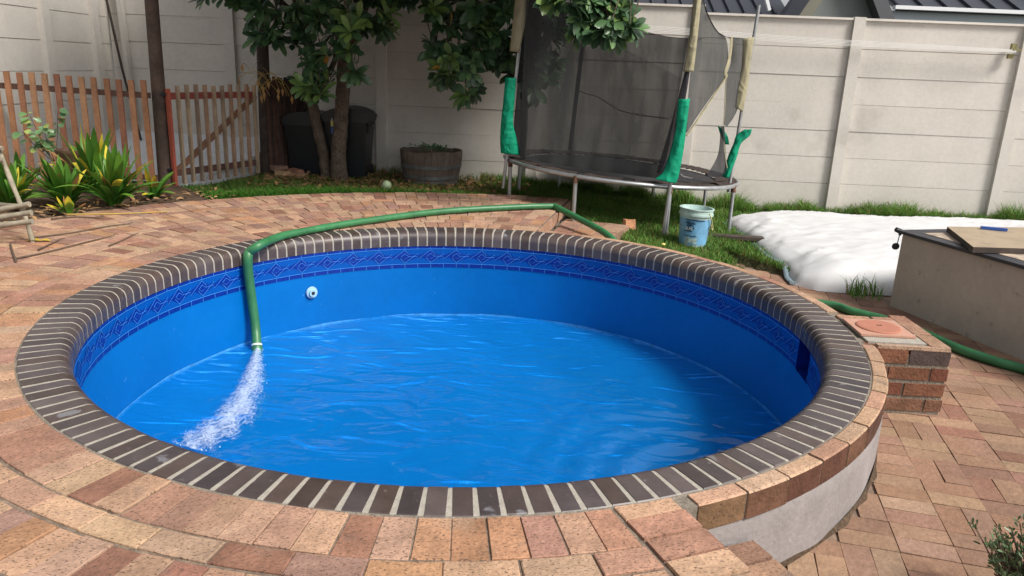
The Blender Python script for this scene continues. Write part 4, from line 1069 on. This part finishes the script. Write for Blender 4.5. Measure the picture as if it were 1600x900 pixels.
# doubled strip by the left pole, gathered net by the middle pole, dark seam
netpanel([(Y_(826, -50, ya+.02), Y_(860, -50, ya+.02)), (Y_(815, 60, ya+.02), Y_(838, 60, ya+.02)), (Y_(807, 150, ya+.02), Y_(823, 150, ya+.02)), (Y_(803, 200, ya+.02), Y_(821, 200, ya+.02)), (Y_(811, 240, ya+.02), Y_(820, 252, ya+.02))], 'net_dense', 'net_gather', 3)
netpanel([(Y_(1070, 112, yb+.02), Y_(1078, 112, yb+.02)), (Y_(1060, 150, yb+.02), Y_(1072, 150, yb+.02)), (Y_(1045, 205, yb+.02), Y_(1062, 200, yb+.02)), (Y_(1025, 270, yb+.02), Y_(1040, 272, yb+.02))], 'net_dense', 'net_gather', 4)
# back panels, following the ring behind
def arc_net(a0, a1, ztop_fn, name, m, seed=1):
    mb = MB(); n_ = 30; vs = []; K = 10
    for i in range(n_+1):
        a = a0+(a1-a0)*i/n_; p = tp_(a, TR-.03); zt_ = ztop_fn(i/n_)
        for k in range(K+1): s = k/K; rr_ = TR-.03-.05*math.sin(s*PI)+.012*math.sin(i*1.7); q = tp_(a, rr_); vs.append((q[0], q[1], q[2]+.02+(zt_-q[2])*s))
    mb.add(vs, [(i*(K+1)+k, i*(K+1)+k+1, (i+1)*(K+1)+k+1, (i+1)*(K+1)+k) for i in range(n_) for k in range(K)]); return mb.build(name, m, tr_, smooth=True)
arc_net(112, 182, lambda t: 2.1, 'net_panel', M['net_back']); arc_net(50, 112, lambda t: 1.35+.65*t, 'net_panel', M['net_back'])
# right-hand panel, hanging torn from the middle pole to the right pole
def rY(px): return float(np.interp(px, [1076, 1150], [yb+.02, yc+.02]))
def rp(px, py): return Y_(px, py, rY(px))
netpanel([(rp(1092, -30), rp(1096, -20)), (rp(1089, 10), rp(1106, 25)), (rp(1086, 40), rp(1120, 48)), (rp(1082, 60), rp(1134, 59)), (rp(1080, 90), rp(1138, 90)), (rp(1078, 118), rp(1133, 120)), (rp(1075, 150), rp(1112, 150)), (rp(1073, 180), rp(1091, 180)), (rp(1071, 206), rp(1073, 208))], 'net', seed=5)
netpanel([(rp(1140, 58), rp(1164, 60)), (rp(1142, 95), rp(1161, 98)), (rp(1134, 122), rp(1157, 130)), (rp(1132, 160), rp(1152, 172)), (rp(1130, 195), rp(1136, 198))], 'net', seed=6)
netpanel([(rp(1126, 198), rp(1132, 196)), (rp(1122, 240), rp(1134, 240)), (rp(1108, 268), rp(1136, 262)), (rp(1104, 276), rp(1128, 276))], 'net_dense', 'net_gather', 8)
def tape(pts, w_, nm='webbing_tape', m='sleeve'):
    mb = MB(); P = smooth_path([tuple(rp(x, y)-np.array([0, .03, 0])) for x, y in pts], 5); mb.tube(P, w_, 6, squash=.4); mb.build(nm, M[m], tr_, smooth=True)
tape([(1142, 58), (1141, 75), (1138, 95), (1133, 112), (1134, 120)], .022)
tape([(1134, 120), (1115, 148), (1095, 178), (1072, 212)], .013); tape([(1133, 120), (1132, 160), (1129, 200), (1131, 235), (1135, 262)], .011)
tape([(1000, 48), (1040, 57), (1076, 60), (1110, 59), (1150, 60), (1163, 60)], .006, 'edge_cord', 'pad'); tape([(1094, -20), (1100, 10), (1112, 38), (1125, 54), (1140, 59)], .008, 'edge_cord', 'pad')
mb = MB(); P = smooth_path([tuple(Y_(x, y, 8.9)) for x, y in ((905, 142), (918, 147), (935, 152), (960, 168), (985, 177), (1045, 186))], 5); mb.tube(P, .006, 5); mb.build('edge_cord', M['pad'], tr_)
mb = MB(); P = [tuple(Y_(x, y, 8.6)) for x, y in ((1063, 272), (1068, 276), (1082, 279))]; mb.tube(P, .008, 5); mb.build('loose_strap', M['galv'], tr_)

# ------------------------------------------------------------------ bucket
zb_ = -.245; bk0 = atz(1085, 386, zb_)
bk = empty('paint_bucket', (bk0[0], bk0[1]+.12, zb_), label='dirty blue and white paint bucket with rope handle on the grass', cat='bucket')
bk.rotation_euler = (math.radians(0), math.radians(2), 0)
HB = .385
b_ = local(); b_.lathe([(.0, .0), (.132, .0), (.135, .01), (.158, HB*.78), (.160, HB-.07), (.172, HB-.07), (.172, HB-.05), (.164, HB-.05), (.165, HB-.012), (.174, HB-.01), (.174, HB), (.158, HB), (.15, HB-.05), (.128, .02), (0, .02)], n=44); b_.build('tub', M['bucket'], bk, smooth=True)
b_ = local(); b_.lathe([(.1365, .02), (.1585, HB*.74)], n=44, a0=0, a1=360); b_.build('label', M['bucket_blue'], bk, smooth=True)
def on_bucket(u_, z): r_ = .1372+.022*(z-.02)/(HB*.72-.02)+.0015; a = -PI/2+u_/r_; return (r_*math.cos(a), r_*math.sin(a), z)
pr_ = local()
def patch(u0, u1, z0, z1, n=8):
    vs = []
    for i in range(n+1):
        u_ = u0+(u1-u0)*i/n; vs += [on_bucket(u_, z0), on_bucket(u_, z1)]
    pr_.add(vs, [(2*i, 2*i+2, 2*i+3, 2*i+1) for i in range(n)])
patch(-.14, .06, HB*.70, HB*.735); patch(-.14, -.05, .155, .165); patch(-.14, .0, .108, .116)
for _ in range(26):
    uu, zz = random.gauss(-.085, .022), random.gauss(.225, .022); s_ = random.uniform(.006, .02); patch(uu-s_, uu+s_, zz-s_*.6, zz+s_*.6, 2)
pr_.build('print', M['bucket_dark'], bk)
tx = local()
def stroke(p, wd=.0055):
    for (a, b) in zip(p[:-1], p[1:]):
        d = Vector((b[0]-a[0], b[1]-a[1])); n_ = Vector((-d.y, d.x)).normalized()*wd/2
        q = [on_bucket(a[0]-n_.x, a[1]-n_.y), on_bucket(b[0]-n_.x, b[1]-n_.y), on_bucket(b[0]+n_.x, b[1]+n_.y), on_bucket(a[0]+n_.x, a[1]+n_.y)]
        q = [(v[0]*1.006, v[1]*1.006, v[2]) for v in q]; tx.add(q, [(0, 1, 2, 3)])
z0, z1 = .172, .205
stroke([(-.128, z0), (-.119, z1), (-.110, z0)]); stroke([(-.124, z0+.011), (-.114, z0+.011)])       # A
stroke([(-.104, z1), (-.104, z0), (-.091, z0)])                                                    # L
stroke([(-.084, z0), (-.084, z1), (-.071, z0+.012), (-.058, z1), (-.058, z0)], .007)                # M
tx.build('lettering', M['bucket_text'], bk)
lb = local()
for _ in range(20):
    uu, zz = random.uniform(-.11, .03), random.uniform(.035, .095); tx_ = random.uniform(.008, .02)
    lb.add([tuple(np.array(on_bucket(uu+dx*tx_, zz+dz*tx_*.8))*np.array([1.008, 1.008, 1])) for dx, dz in ((-1, -1), (1, -.7), (.8, 1), (-.9, .8))], [(0, 1, 2, 3)])
lb.build('worn_patch', M['bucket'], bk)
rp_ = local(); rp_.tube(smooth_path([(.10, -.13, HB-.03), (.125, -.125, HB-.08), (.15, -.10, HB-.14), (.17, -.07, HB-.19), (.158, -.085, HB-.20), (.14, -.11, HB-.15)], 4), .007, 6); rp_.build('rope_handle', M['rope'], bk, smooth=True)
# small items on the lawn
mb = MB(); q = atz(1150, 372, -.27); mb.box((q[0]-.02, q[1]-.02, -.255), (.62, .12, .035), rz=-.1); tag(mb.build('wooden_board', M['plank_dark']), 'brown board lying in the grass under the trampoline leg', 'board')
q = atz(983, 358, -.2); mb = MB(); mb.box((q[0], q[1], -.15), (.13, .06, .10), rz=.5, col=(.55, .27, .14), jit=.012); tag(mb.build('broken_brick', M['brick']), 'broken orange brick lying in the grass near the back step', 'brick')
q = atz(1036, 385, -.15); mb = MB(); mb.sphere((q[0], q[1], -.13), .022, 10, sq=(1, 1, .6)); tag(mb.build('dandelion_flower', M['yellow_plastic']), 'small yellow flower in the grass left of the bucket', 'flower')
q = atz(604, 291, -.03); mb = MB(); mb.sphere((q[0], q[1], -.02), .06, 14, jit=.03); m_ = mat('pale_fruit', (.33, .42, .25), .5, noise=(12, .2)); tag(mb.build('green_ball', m_, smooth=True), 'pale green ball in the grass at the foot of the tree', 'ball')

# ------------------------------------------------------------------ folded white pool cover
cv = empty('pool_cover', (4.5, 8, PZ), label='crumpled white pool cover heaped on the lawn behind the pool', cat='cover')
edge = [(2.62, 9.42), (2.60, 9.0), (2.63, 8.5), (2.62, 8.0), (2.60, 7.6), (2.66, 7.25), (2.62, 7.0), (2.60, 6.8), (2.75, 6.62), (3.0, 6.58), (3.4, 6.56), (4.2, 6.75), (5.2, 7.1), (6.5, 7.2), (8.5, 7.2), (8.9, 8.2), (8.4, 9.6), (7, 9.9), (5.3, 9.95), (3.9, 9.9), (3.0, 9.75)]
ev = np.array(edge)
def dist_in(x, y):
    ins = False; dm = 9; n_ = len(ev)
    for i in range(n_):
        x1, y1 = ev[i]; x2, y2 = ev[(i+1) % n_]
        if (y1 > y) != (y2 > y) and x < (x2-x1)*(y-y1)/(y2-y1)+x1: ins = not ins
        dx, dy = x2-x1, y2-y1; t = max(0, min(1, ((x-x1)*dx+(y-y1)*dy)/(dx*dx+dy*dy))); dm = min(dm, math.hypot(x-x1-t*dx, y-y1-t*dy))
    return dm if ins else -dm
cc_ = np.array([5.2, 8.3]); vs = []; fs = []; NA, NR = 300, 60
# boundary resampled, then scaled to the centre
seg_l = np.r_[0, np.cumsum(np.hypot(*np.diff(np.r_[ev, ev[:1]], axis=0).T))]; cl_ = np.r_[ev, ev[:1]]
bnd = [(np.interp(s, seg_l, cl_[:, 0]), np.interp(s, seg_l, cl_[:, 1])) for s in np.linspace(0, seg_l[-1], NA, endpoint=False)]
from mathutils import noise as mn
def nzz(x, y, s, o=0): return mn.noise(Vector((x*s, y*s, o)))
for i, (bx_, by_) in enumerate(bnd):
    for k in range(NR+1):
        t = (k/NR)**2.0; x = bx_+(cc_[0]-bx_)*t; y = by_+(cc_[1]-by_)*t; d = t*math.hypot(cc_[0]-bx_, cc_[1]-by_)
        h_ = .05*(1-math.exp(-d/.03))+.22*(1-math.exp(-d/.38))
        # folds run from the left edge into the sheet
        fw = math.exp(-max(0, x-2.7)/.8)
        rg = 1-abs(nzz(x*.45+.25*y, y, 3.4, 1))*2.6; rg2 = 1-abs(nzz(x*.8-.5*y, y*1.1, 4.2, 6))*2.8
        rg3 = 1-abs(nzz(x*.7+.8*y, y*.6, 7, 8))*3; fold = (.022*fw+.005)*max(0, rg)**3*min(1, d/.2)+.012*max(0, rg2)**4*min(1, d/.15)+.005*max(0, rg3)**3*min(1, d/.1)
        tent = .02*math.exp(-((x-2.95)**2/.07+(y-6.95)**2/.06))*min(1, d/.2)+.03*math.exp(-(((y-6.75)-(x-3)*.3)/.16)**2)*min(1, d/.15)*math.exp(-max(0, x-3)/.9)
        wr = .008*nzz(x, y, 1.2, 3)+.002*nzz(x, y, 6, 5)
        q_ = max(0, min(1, (y-6.9)/.6)); base = PZ+(gz(x, y)-PZ)*q_*q_*(3-2*q_)
        vs.append((x+.015*nzz(x, y, 7, 9)*(1 if k else 1), y, base+max(.0, h_+fold+tent+wr*min(1, d/.05)) if k else base))
for i in range(NA):
    i2 = (i+1) % NA
    for k in range(NR): a, b = i*(NR+1)+k, i2*(NR+1)+k; fs.append((a, b, b+1, a+1))
mb = MB(); mb.add(vs, fs); mb.build('sheet', M['cover'], cv, smooth=True)
mb = MB(); P = [(x-.01, y-.01, (gz(x, y) if y > 7 else PZ)+.02) for x, y in edge[:8]]; mb.tube(smooth_path(P, 5), .03, 8, squash=.5); mb.build('blue_hem', M['cover_edge'], cv, smooth=True)

# ------------------------------------------------------------------ grey plastered box with slab and plank
gx = empty('plastered_box', (3.26, 6.26, PZ), label='grey plastered box with black slab top beside the white cover', cat='box')
fd = Vector((.35, -1.23, 0)).normalized(); nd = Vector((1.23, .35, 0)).normalized(); o_ = Vector((3.24, 6.26, 0)); L2, D2 = 2.6, .95; ZT2 = .225
def gp(s, t, z): v = o_+fd*s+nd*t; return (v.x, v.y, z)
mb = MB(); mb.add([gp(0, 0, PZ-.02), gp(L2, 0, PZ-.02), gp(L2, D2, PZ-.02), gp(0, D2, PZ-.02), gp(0, 0, ZT2), gp(L2, 0, ZT2), gp(L2, D2, ZT2), gp(0, D2, ZT2)], [(0, 1, 5, 4), (1, 2, 6, 5), (2, 3, 7, 6), (3, 0, 4, 7), (4, 5, 6, 7)]); bo = mb.build('body', M['grey_plaster'], gx)
md = bo.modifiers.new('b', 'BEVEL'); md.width = .008; md.segments = 2
mb = MB(); z0, z1 = ZT2+.002, ZT2+.027
for (s0, s1, t0, t1) in ((-.03, L2, -.03, .09), (-.03, .12, .092, D2+.02)):
    mb.add([gp(s0, t0, z0), gp(s1, t0, z0), gp(s1, t1, z0), gp(s0, t1, z0), gp(s0, t0, z1), gp(s1, t0, z1), gp(s1, t1, z1), gp(s0, t1, z1)], [(0, 1, 5, 4), (1, 2, 6, 5), (2, 3, 7, 6), (3, 0, 4, 7), (4, 5, 6, 7)])
mb.build('slab_edge', M['slate'], gx)
mb = MB(); mb.add([gp(.125, .095, z0), gp(L2, .095, z0), gp(L2, D2, z0), gp(.125, D2, z0), gp(.125, .095, z1+.004), gp(L2, .095, z1+.004), gp(L2, D2, z1+.004), gp(.125, D2, z1+.004)], [(0, 1, 5, 4), (1, 2, 6, 5), (2, 3, 7, 6), (3, 0, 4, 7), (4, 5, 6, 7)]); mb.build('stone_top', M['stone'], gx)
mb = MB(); q = gp(-.03, .0, ZT2+.0); mb.tube([(q[0]-.04, q[1], q[2]+.03), (q[0]+.01, q[1], q[2]+.01), (q[0], q[1]-.0, q[2]-.02)], [.02, .025, .01], 8); mb.tube([(q[0]-.0, q[1], q[2]-.02), (q[0]-.005, q[1], q[2]-.09)], .004, 6)
mb.sphere((q[0]-.015, q[1], q[2]-.115), .03, 10, sq=(1.1, .7, 1)); mb.build('black_tap', M['black_hole'], gx, smooth=True)
pk = MB(); zz0, zz1 = ZT2+.033, ZT2+.075
c4 = [atz(1480, 354, zz1), atz(1521, 386, zz1), atz(1700, 391, zz1), atz(1700, 356, zz1)]
pk.add([(p[0], p[1], zz0) for p in c4]+[(p[0], p[1], zz1) for p in c4], [(4, 5, 6, 7)], mat=0)
b4 = [(p[0], p[1], zz0) for p in c4]+[(p[0], p[1], zz1-.0005) for p in c4]
pk.add(b4, [(0, 1, 5, 4), (1, 2, 6, 5), (2, 3, 7, 6), (3, 0, 4, 7), (3, 2, 1, 0)], mat=1)
tag(pk.build('wooden_plank', [M['plank'], M['plank_dark']]), 'thick worn wooden board lying on top of the grey box', 'board')
q = atz(1553, 357, zz1+.015); mb = MB(); mb.bar((q[0]-.09, q[1]+.03, zz1+.014), (q[0]+.09, q[1]-.03, zz1+.014), .035, .022); tag(mb.build('blue_scraper', M['blue_plastic']), 'small blue tool lying on the board on the grey box', 'tool')

# ------------------------------------------------------------------ strappy plants in the bed
def strap_clump(x, y, z, n, h_, seed, label, yellow=.12, lean=(0, -.15)):
    rnd = random.Random(seed); o = empty('strappy_plant', (x, y, z), label=label, cat='plant', group='strappy plants in the bed')
    mb = MB()
    for i in range(n):
        a = rnd.uniform(0, 2*PI); out = rnd.uniform(.08, .75); L_ = h_*rnd.uniform(.6, 1.05)*.88; wd = rnd.uniform(.05, .078)
        d = Vector((math.cos(a)*out+lean[0], math.sin(a)*out*.8+lean[1], 1)).normalized(); p = Vector((x+math.cos(a)*.05*rnd.random(), y+math.sin(a)*.05*rnd.random(), z)); s = d.cross(Vector((0, 0, 1)))
        if s.length < .05: s = Vector((1, 0, 0))
        s.normalize(); yl = rnd.random() < yellow; g = rnd.random()
        base = (.035+.03*g, .12+.08*g, .018); tip = (.62, .50, .05) if yl else (.07+.05*g, .19+.07*g, .03)
        if rnd.random() < .06: tip = (.45, .22, .09)
        vs = []; K = 9; bend = rnd.uniform(.03, .13)+.08*out
        for k in range(K+1):
            t = k/K; w_ = wd*(.5+1.0*t if t < .5 else 1.0*(1-((t-.5)/.5)**3)+.02)
            nrm_ = d.cross(s); vs += [tuple(p-s*w_*.5+nrm_*w_*.15), tuple(p), tuple(p+s*w_*.5+nrm_*w_*.15)]
            p = p+d*L_/K; d = (d+Vector((math.cos(a)*.3*out, math.sin(a)*.3*out, -1))*bend).normalized()
        for k in range(K):
            c = base if k < 4 else tuple(base[j]+(tip[j]-base[j])*min(1, (k-3)/3) for j in range(3))
            mb.add([vs[3*k], vs[3*k+1], vs[3*k+4], vs[3*k+3], vs[3*k+2], vs[3*k+5]], [(0, 1, 2, 3), (1, 4, 5, 2)], col=c)
    mb.build('leaves', M['strap'], o, smooth=True); return o
strap_clump(-3.86, 7.22, 0, 46, .72, 1, 'large strappy green plant with yellow leaf tips beside the fence post', .2)
strap_clump(-4.25, 7.1, 0, 44, .62, 2, 'bushy dark green strappy plant in the middle of the bed', .08)
strap_clump(-4.62, 6.85, 0, 42, .60, 3, 'strappy plant nearest the grey stick chair at the left edge', .06)
strap_clump(-4.35, 7.75, 0, 30, .85, 4, 'taller strappy plant with bright yellow blades against the pickets', .45)
strap_clump(-3.72, 7.72, 0, 13, .42, 5, 'small sparse strappy plant nearest the thick timber post', .05)
strap_clump(-4.95, 7.45, 0, 30, .62, 6, 'dark strappy plant at the far left under the potted plant', .05)
strap_clump(-4.02, 6.72, 0, 10, .22, 7, 'low yellowing tuft at the edge of the brick paving', .6)

# potted leafy plant behind
pp = empty('potted_plant', (-4.78, 7.98, 0), label='thin leafy plant with oval leaves in front of the left pickets', cat='plant')
mb = MB(); mb.lathe([(.0, .1), (.10, .1), (.15, .38), (.165, .40), (.165, .43), (.145, .43), (.14, .4), (0, .38)], (-4.66, 8.0, 0), 24); mb.build('pot', M['pot'], pp, smooth=True)
lv = []; mb = MB()
for st_ in ((-5.02, .78), (-4.9, .66), (-4.72, .84), (-5.12, .6), (-4.95, .5)):
    x1, zt_ = st_; P = smooth_path([(-4.85+.1*(x1+4.85), 7.98, .3), (x1*.6-4.85*.4, 7.95, .3+(zt_-.3)*.5), (x1, 7.93, zt_)], 5); mb.tube(P, .004, 5)
    for k in range(4, len(P), 1):
        for _ in range(1 if k < 7 else 2):
            a = random.uniform(0, 2*PI); d = np.array([math.cos(a), math.sin(a)*.5, random.uniform(-.5, .2)]); g = random.random()
            lv.append((np.array(P[k])+d*.02, d, np.array([0, -.8, .6]), random.uniform(.07, .11), random.uniform(.05, .065), .15, (.10+.05*g, .20+.06*g, .09) if g < .85 else (.28, .36, .10)))
mb.build('stems', M['twig'], pp); leaf_cloud('foliage', lv, M['leaf'], pp)

# seedlings in the barrel
sd = empty('barrel_seedlings', (-1.1, 10.3, .25), label='low green seedlings growing in the half barrel', cat='plant')
lv = []
for _ in range(90):
    x, y = -1.16+random.gauss(.02, .13), 10.3+random.gauss(0, .1); d = np.array([random.uniform(-1, 1), random.uniform(-1, .5), random.uniform(.3, 1.3)]); g = random.random()
    lv.append((np.array([x, y, .31+random.uniform(0, .07)]), d, np.array([0, -.5, 1.]), random.uniform(.04, .08), .022, .3, (.05+.05*g, .12+.08*g, .06)))
leaf_cloud('foliage', lv, M['leaf'], sd)

# grey-green shrub at the lower right corner
sh = empty('grey_shrub', (1.75, 2.25, PZ), label='bushy grey-green shrub at the lower right of the patio', cat='shrub')
lv = []; mb = MB()
for i in range(230):
    a = random.uniform(0, 2*PI); e = random.uniform(.45, 1.25); L_ = random.uniform(.26, .40); d = Vector((math.cos(a)*math.cos(e), math.sin(a)*math.cos(e), math.sin(e)+.4)).normalized(); p = Vector((1.90+random.uniform(-.05, .05), 2.20+random.uniform(-.05, .05), PZ)); P = [tuple(p)]
    for k in range(6): p = p+d*L_/6; d = (d+Vector((random.uniform(-.15, .15), random.uniform(-.15, .15), .06))).normalized(); P.append(tuple(p))
    mb.tube(P, .003, 4)
    for k in range(2, 7):
        for _ in range(7):
            q = np.array(P[k])+np.random.uniform(-.012, .012, 3); dd = np.array(d)+np.random.uniform(-.9, .9, 3); g = random.random()
            lv.append((q, dd, np.random.uniform(-1, 1, 3), random.uniform(.018, .03), .0085, .1, (.07+.07*g, .115+.09*g, .055+.04*g)))
mb.build('stems', M['twig'], sh); leaf_cloud('foliage', lv, M['leaf'], sh)

# ------------------------------------------------------------------ grey stick chair at the left edge
sc_ = empty('stick_chair', (-3.9, 5.7, 0), label='rustic chair of weathered grey sticks at the left edge of the paving', cat='chair')
def stick(parent, pts_, r_, nm):
    mb = MB(); P = smooth_path(pts_, 4); mb.tube(P, [r_*(1+.12*math.sin(i*1.7)) for i in range(len(P))], 9); return mb.build(nm, M['stick'], parent, smooth=True)
def pz_(x, y, Y): return tuple(aty(x, y, Y))
stick(sc_, [pz_(52, 380, 5.66), pz_(38, 335, 5.72), pz_(18, 285, 5.8), pz_(-3, 232, 5.9), pz_(-20, 200, 5.95)], .018, 'leg')
stick(sc_, [(-4.6, 5.3, 0), (-4.62, 5.35, .3), (-4.66, 5.45, .75)], .018, 'leg'); stick(sc_, [(-4.5, 6.3, 0), (-4.5, 6.3, .35)], .018, 'leg')
for i, (x0, y0, x1, y1, Y) in enumerate(((-60, 341, 46, 319, 5.70), (-60, 352, 49, 332, 5.62), (-60, 362, 51, 346, 5.54), (-60, 318, 34, 322, 5.9), (-40, 262, 6, 250, 5.8), (-40, 225, 4, 232, 5.86))):
    stick(sc_, [pz_(x0, y0, Y), pz_((x0+x1)/2, (y0+y1)/2-1, Y), pz_(x1, y1, Y)], .021 if i < 3 else .017, 'slat')

# twigs and leaves on the paving
tw = [(((45, 372), (110, 364), (165, 354), (200, 350)), 'long bare brown twig pointing towards the strappy plants', 'twig', .006), (((22, 404), (60, 397), (120, 382), (172, 369)), 'long dark twig lying lowest on the left paving', 'twig', .006),
      (((60, 390), (75, 383), (92, 375)), 'short forked twig beside the chair leg', 'twig', .006), (((170, 384), (188, 377), (208, 367)), 'short bent twig lying alone nearest the pool', 'twig', .005),
      (((25, 408), (20, 395), (16, 380)), 'stubby twig standing out at the far left edge', 'twig', .007), (((104, 335), (180, 334), (255, 331)), 'long straight yellow stalk along the edge of the bed', 'twig_yellow', .006),
      (((80, 342), (110, 339), (155, 340)), 'dark curled twig at the edge of the bed', 'twig', .007)]
for P, lab, mm, r_ in tw:
    mb = MB(); Q = [tuple(atz(x, y, r_+.003)) for x, y in P]; mb.tube(smooth_path(Q, 4), [r_*(1.2-.5*i/12) for i in range(4*(len(Q)-1)+1)], 6)
    e_ = np.array(Q[-1]); mb.tube([tuple(e_), tuple(e_+np.array([.03, .03, .01]))], .004, 5)
    tag(mb.build('twig', M[mm]), lab, 'twig', 'twigs on the paving')
lv = []
for (x, y, s_) in ((40, 376, .1), (60, 376, .08)):
    q = atz(x, y, .008); lv.append((q, np.array([1., .3, .05]), np.array([0, 0, 1.]), s_, s_*.7, .1, (.62, .44, .03)))
tag(leaf_cloud('fallen_leaf', lv, M['leaf']), 'bright yellow fallen leaf under the stick chair leg', 'leaf')

# pile of broken bricks by the gate
cnt = 0
for (x, y, z, rz, c, lab) in ((-3.02, 9.82, -.0, .3, (.42, .27, .15), 'long tan brick piece on the front of the rubble heap'), (-2.9, 9.98, .02, -.5, (.30, .15, .10), 'reddish brick piece at the right of the rubble heap'), (-3.12, 10.0, .05, .9, (.24, .15, .11), 'brown brick piece on top of the rubble heap'),
                              (-2.82, 9.82, -.02, .1, (.33, .20, .12), 'flat brick piece at the right foot of the rubble heap')):
    mb = MB(); mb.box((x, y, z), (.2, .09, .06), rz=rz, col=c, jit=.012); tag(mb.build('broken_brick', M['brick_side']), lab, 'brick', 'broken bricks beside the gate')
# ------------------------------------------------------------------ grass and litter
def blades(name, n_, region, h_fn, col_fn, wd=.006, label=None):
    V = []; C = []
    tries = 0; pts_ = []
    while len(pts_) < n_ and tries < n_*8:
        tries += 1; x, y = region(); h_ = h_fn(x, y)
        if h_ <= 0: continue
        pts_.append((x, y, h_))
    P = np.array(pts_); n_ = len(P); z = np.array([gz(a, b) for a, b in P[:, :2]])-.01
    a = np.random.uniform(0, 2*PI, n_); s = np.c_[np.cos(a), np.sin(a), np.zeros(n_)]; b = np.random.uniform(0, 2*PI, n_); ln_ = np.random.uniform(.15, .9, n_)[:, None]*np.c_[np.cos(b), np.sin(b), np.zeros(n_)]
    base = np.c_[P[:, :2], z]; h_ = (P[:, 2]*np.random.uniform(.55, 1.3, n_))[:, None]; up = np.array([0, 0, 1.]); w_ = wd*np.random.uniform(.7, 1.3, n_)[:, None]
    v0 = base-s*w_; v1 = base+s*w_; m = base+up*h_*.6+ln_*h_*.3; v2 = m-s*w_*.8; v3 = m+s*w_*.8; v4 = base+up*h_*.92+ln_*h_*.85
    Vv = np.stack([v0, v1, v3, v2, v4, v4], 1); V = Vv[:, :5].reshape(-1, 3); i = np.arange(n_)*5
    F1 = np.c_[i, i+1, i+2, i+3]; F2 = np.c_[i+3, i+2, i+4, i+4]
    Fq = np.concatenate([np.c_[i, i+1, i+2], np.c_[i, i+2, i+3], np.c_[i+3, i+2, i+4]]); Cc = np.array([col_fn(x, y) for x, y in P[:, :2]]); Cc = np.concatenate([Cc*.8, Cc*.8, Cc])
    return tag(tri_mesh(name, V, Fq, Cc, M['grass']), label, 'grass', kind='stuff')
def bare(x, y): return mn.noise(Vector((x*1.3, y*1.6, 4)))
def on_lawn(x, y):
    r = math.hypot(x-CX, y-CY)
    if y > wally(x)-.04 or r < 2.46: return False
    if x < .70 and r < 4.35: return False
    if x < 1.12 and r < 3.75: return False
    if x > 2.12 and y < 7.6-1.5*(x-2.3): return False
    if y < 6.6: return False
    if x < -4.0 or (x < -3.0 and y > 8.57+2.25*(x+3.9)): return False
    if dist_in(x, y) > .02: return False
    return True
def reg():
    while True:
        x, y = random.uniform(-4.2, 8.8), random.uniform(6.6, 10.9)
        if x > 3.2 and y < 9.7 and random.random() < .95: continue
        if on_lawn(x, y): return x, y
def hfn(x, y):
    h_ = .075+.03*bare(x*2, y*2)
    if x < -.5:
        k = bare(x, y)+(.25 if y > 9.6 else -.2)
        if k > -.05 and random.random() < .72: return 0
        h_ = .06
    if y > wally(x)-.25: h_ += .05+.10*max(0, bare(x*3, y))
    d = dist_in(x, y)
    if -.15 < d: h_ *= 1.0
    return h_
def cfn(x, y):
    g = random.random(); dry = .12+(.45 if x < -.3 and y > 9.3 else 0)
    if random.random() < dry: return (.20+.1*g, .17+.07*g, .07)
    return (.085+.07*g, .19+.10*g, .034+.018*g)
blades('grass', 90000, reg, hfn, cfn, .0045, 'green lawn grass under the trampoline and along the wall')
def reg2():
    while True:
        x, y = random.uniform(1.0, 8.6), 0; y = wally(x)-random.uniform(.04, .45)
        if on_lawn(x, y) and bare(x*2.2, 3) > -.12: return x, y
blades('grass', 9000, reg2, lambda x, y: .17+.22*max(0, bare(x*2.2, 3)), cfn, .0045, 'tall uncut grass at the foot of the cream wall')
def reg3():
    while True:
        x = random.uniform(-3.9, -.3); a = math.degrees(math.atan2(8-CY, x-CX)); r = random.gauss(4.46, .07); a = math.radians(random.uniform(86, 131)); x, y = CX+r*math.cos(a), CY+r*math.sin(a)
        if r > 4.34: return x, y
blades('grass', 9000, reg3, lambda x, y: .13, lambda x, y: (.05+.03*random.random(), .15+.07*random.random(), .02), .0045, 'fringe of green grass along the back edge of the terrace')
def reg4():
    while True:
        r = random.uniform(3.2, 4.1); a = math.radians(random.uniform(26, 29)); x, y = 3.22+random.uniform(-.28, .0), 6.42+random.uniform(-.1, .08); return x, y
blades('grass', 80, reg4, lambda x, y: .17, cfn, .005, 'tuft of weeds between white cover and grey box')
# leaf litter under the tree
lv = []
for _ in range(1900):
    x, y = random.uniform(-3.2, 0.2), random.uniform(8.9, 10.75)
    if not on_lawn(x, y): continue
    d = np.array([random.uniform(-1, 1), random.uniform(-1, 1), random.uniform(-.2, .3)]); g = random.random()
    lv.append((np.array([x, y, gz(x, y)+random.uniform(0, .05)]), d, np.array([random.uniform(-.4, .4), random.uniform(-.4, .4), 1.]), random.uniform(.04, .11), random.uniform(.02, .05), random.uniform(-.2, .4), (.16+.14*g, .09+.07*g, .045+.02*g)))
tag(leaf_cloud('leaf_litter', lv, M['litter']), 'brown fallen leaves under the tree and around the barrel', 'leaf litter', kind='stuff')
lv = []
for _ in range(320):
    a = math.radians(random.uniform(128, 175)); r = random.uniform(4.28, 4.9); g = random.random(); d = np.array([random.uniform(-1, 1), random.uniform(-1, 1), random.uniform(-.1, .2)])
    lv.append((np.array([CX+r*math.cos(a), CY+r*math.sin(a), .02]), d, np.array([random.uniform(-.4, .4), random.uniform(-.4, .4), 1.]), random.uniform(.04, .12), random.uniform(.012, .04), random.uniform(-.2, .4), (.20+.16*g, .11+.10*g, .06+.03*g)))
tag(leaf_cloud('leaf_litter', lv, M['litter']), 'dry leaves and scraps along the edge of the plant bed', 'leaf litter', kind='stuff')
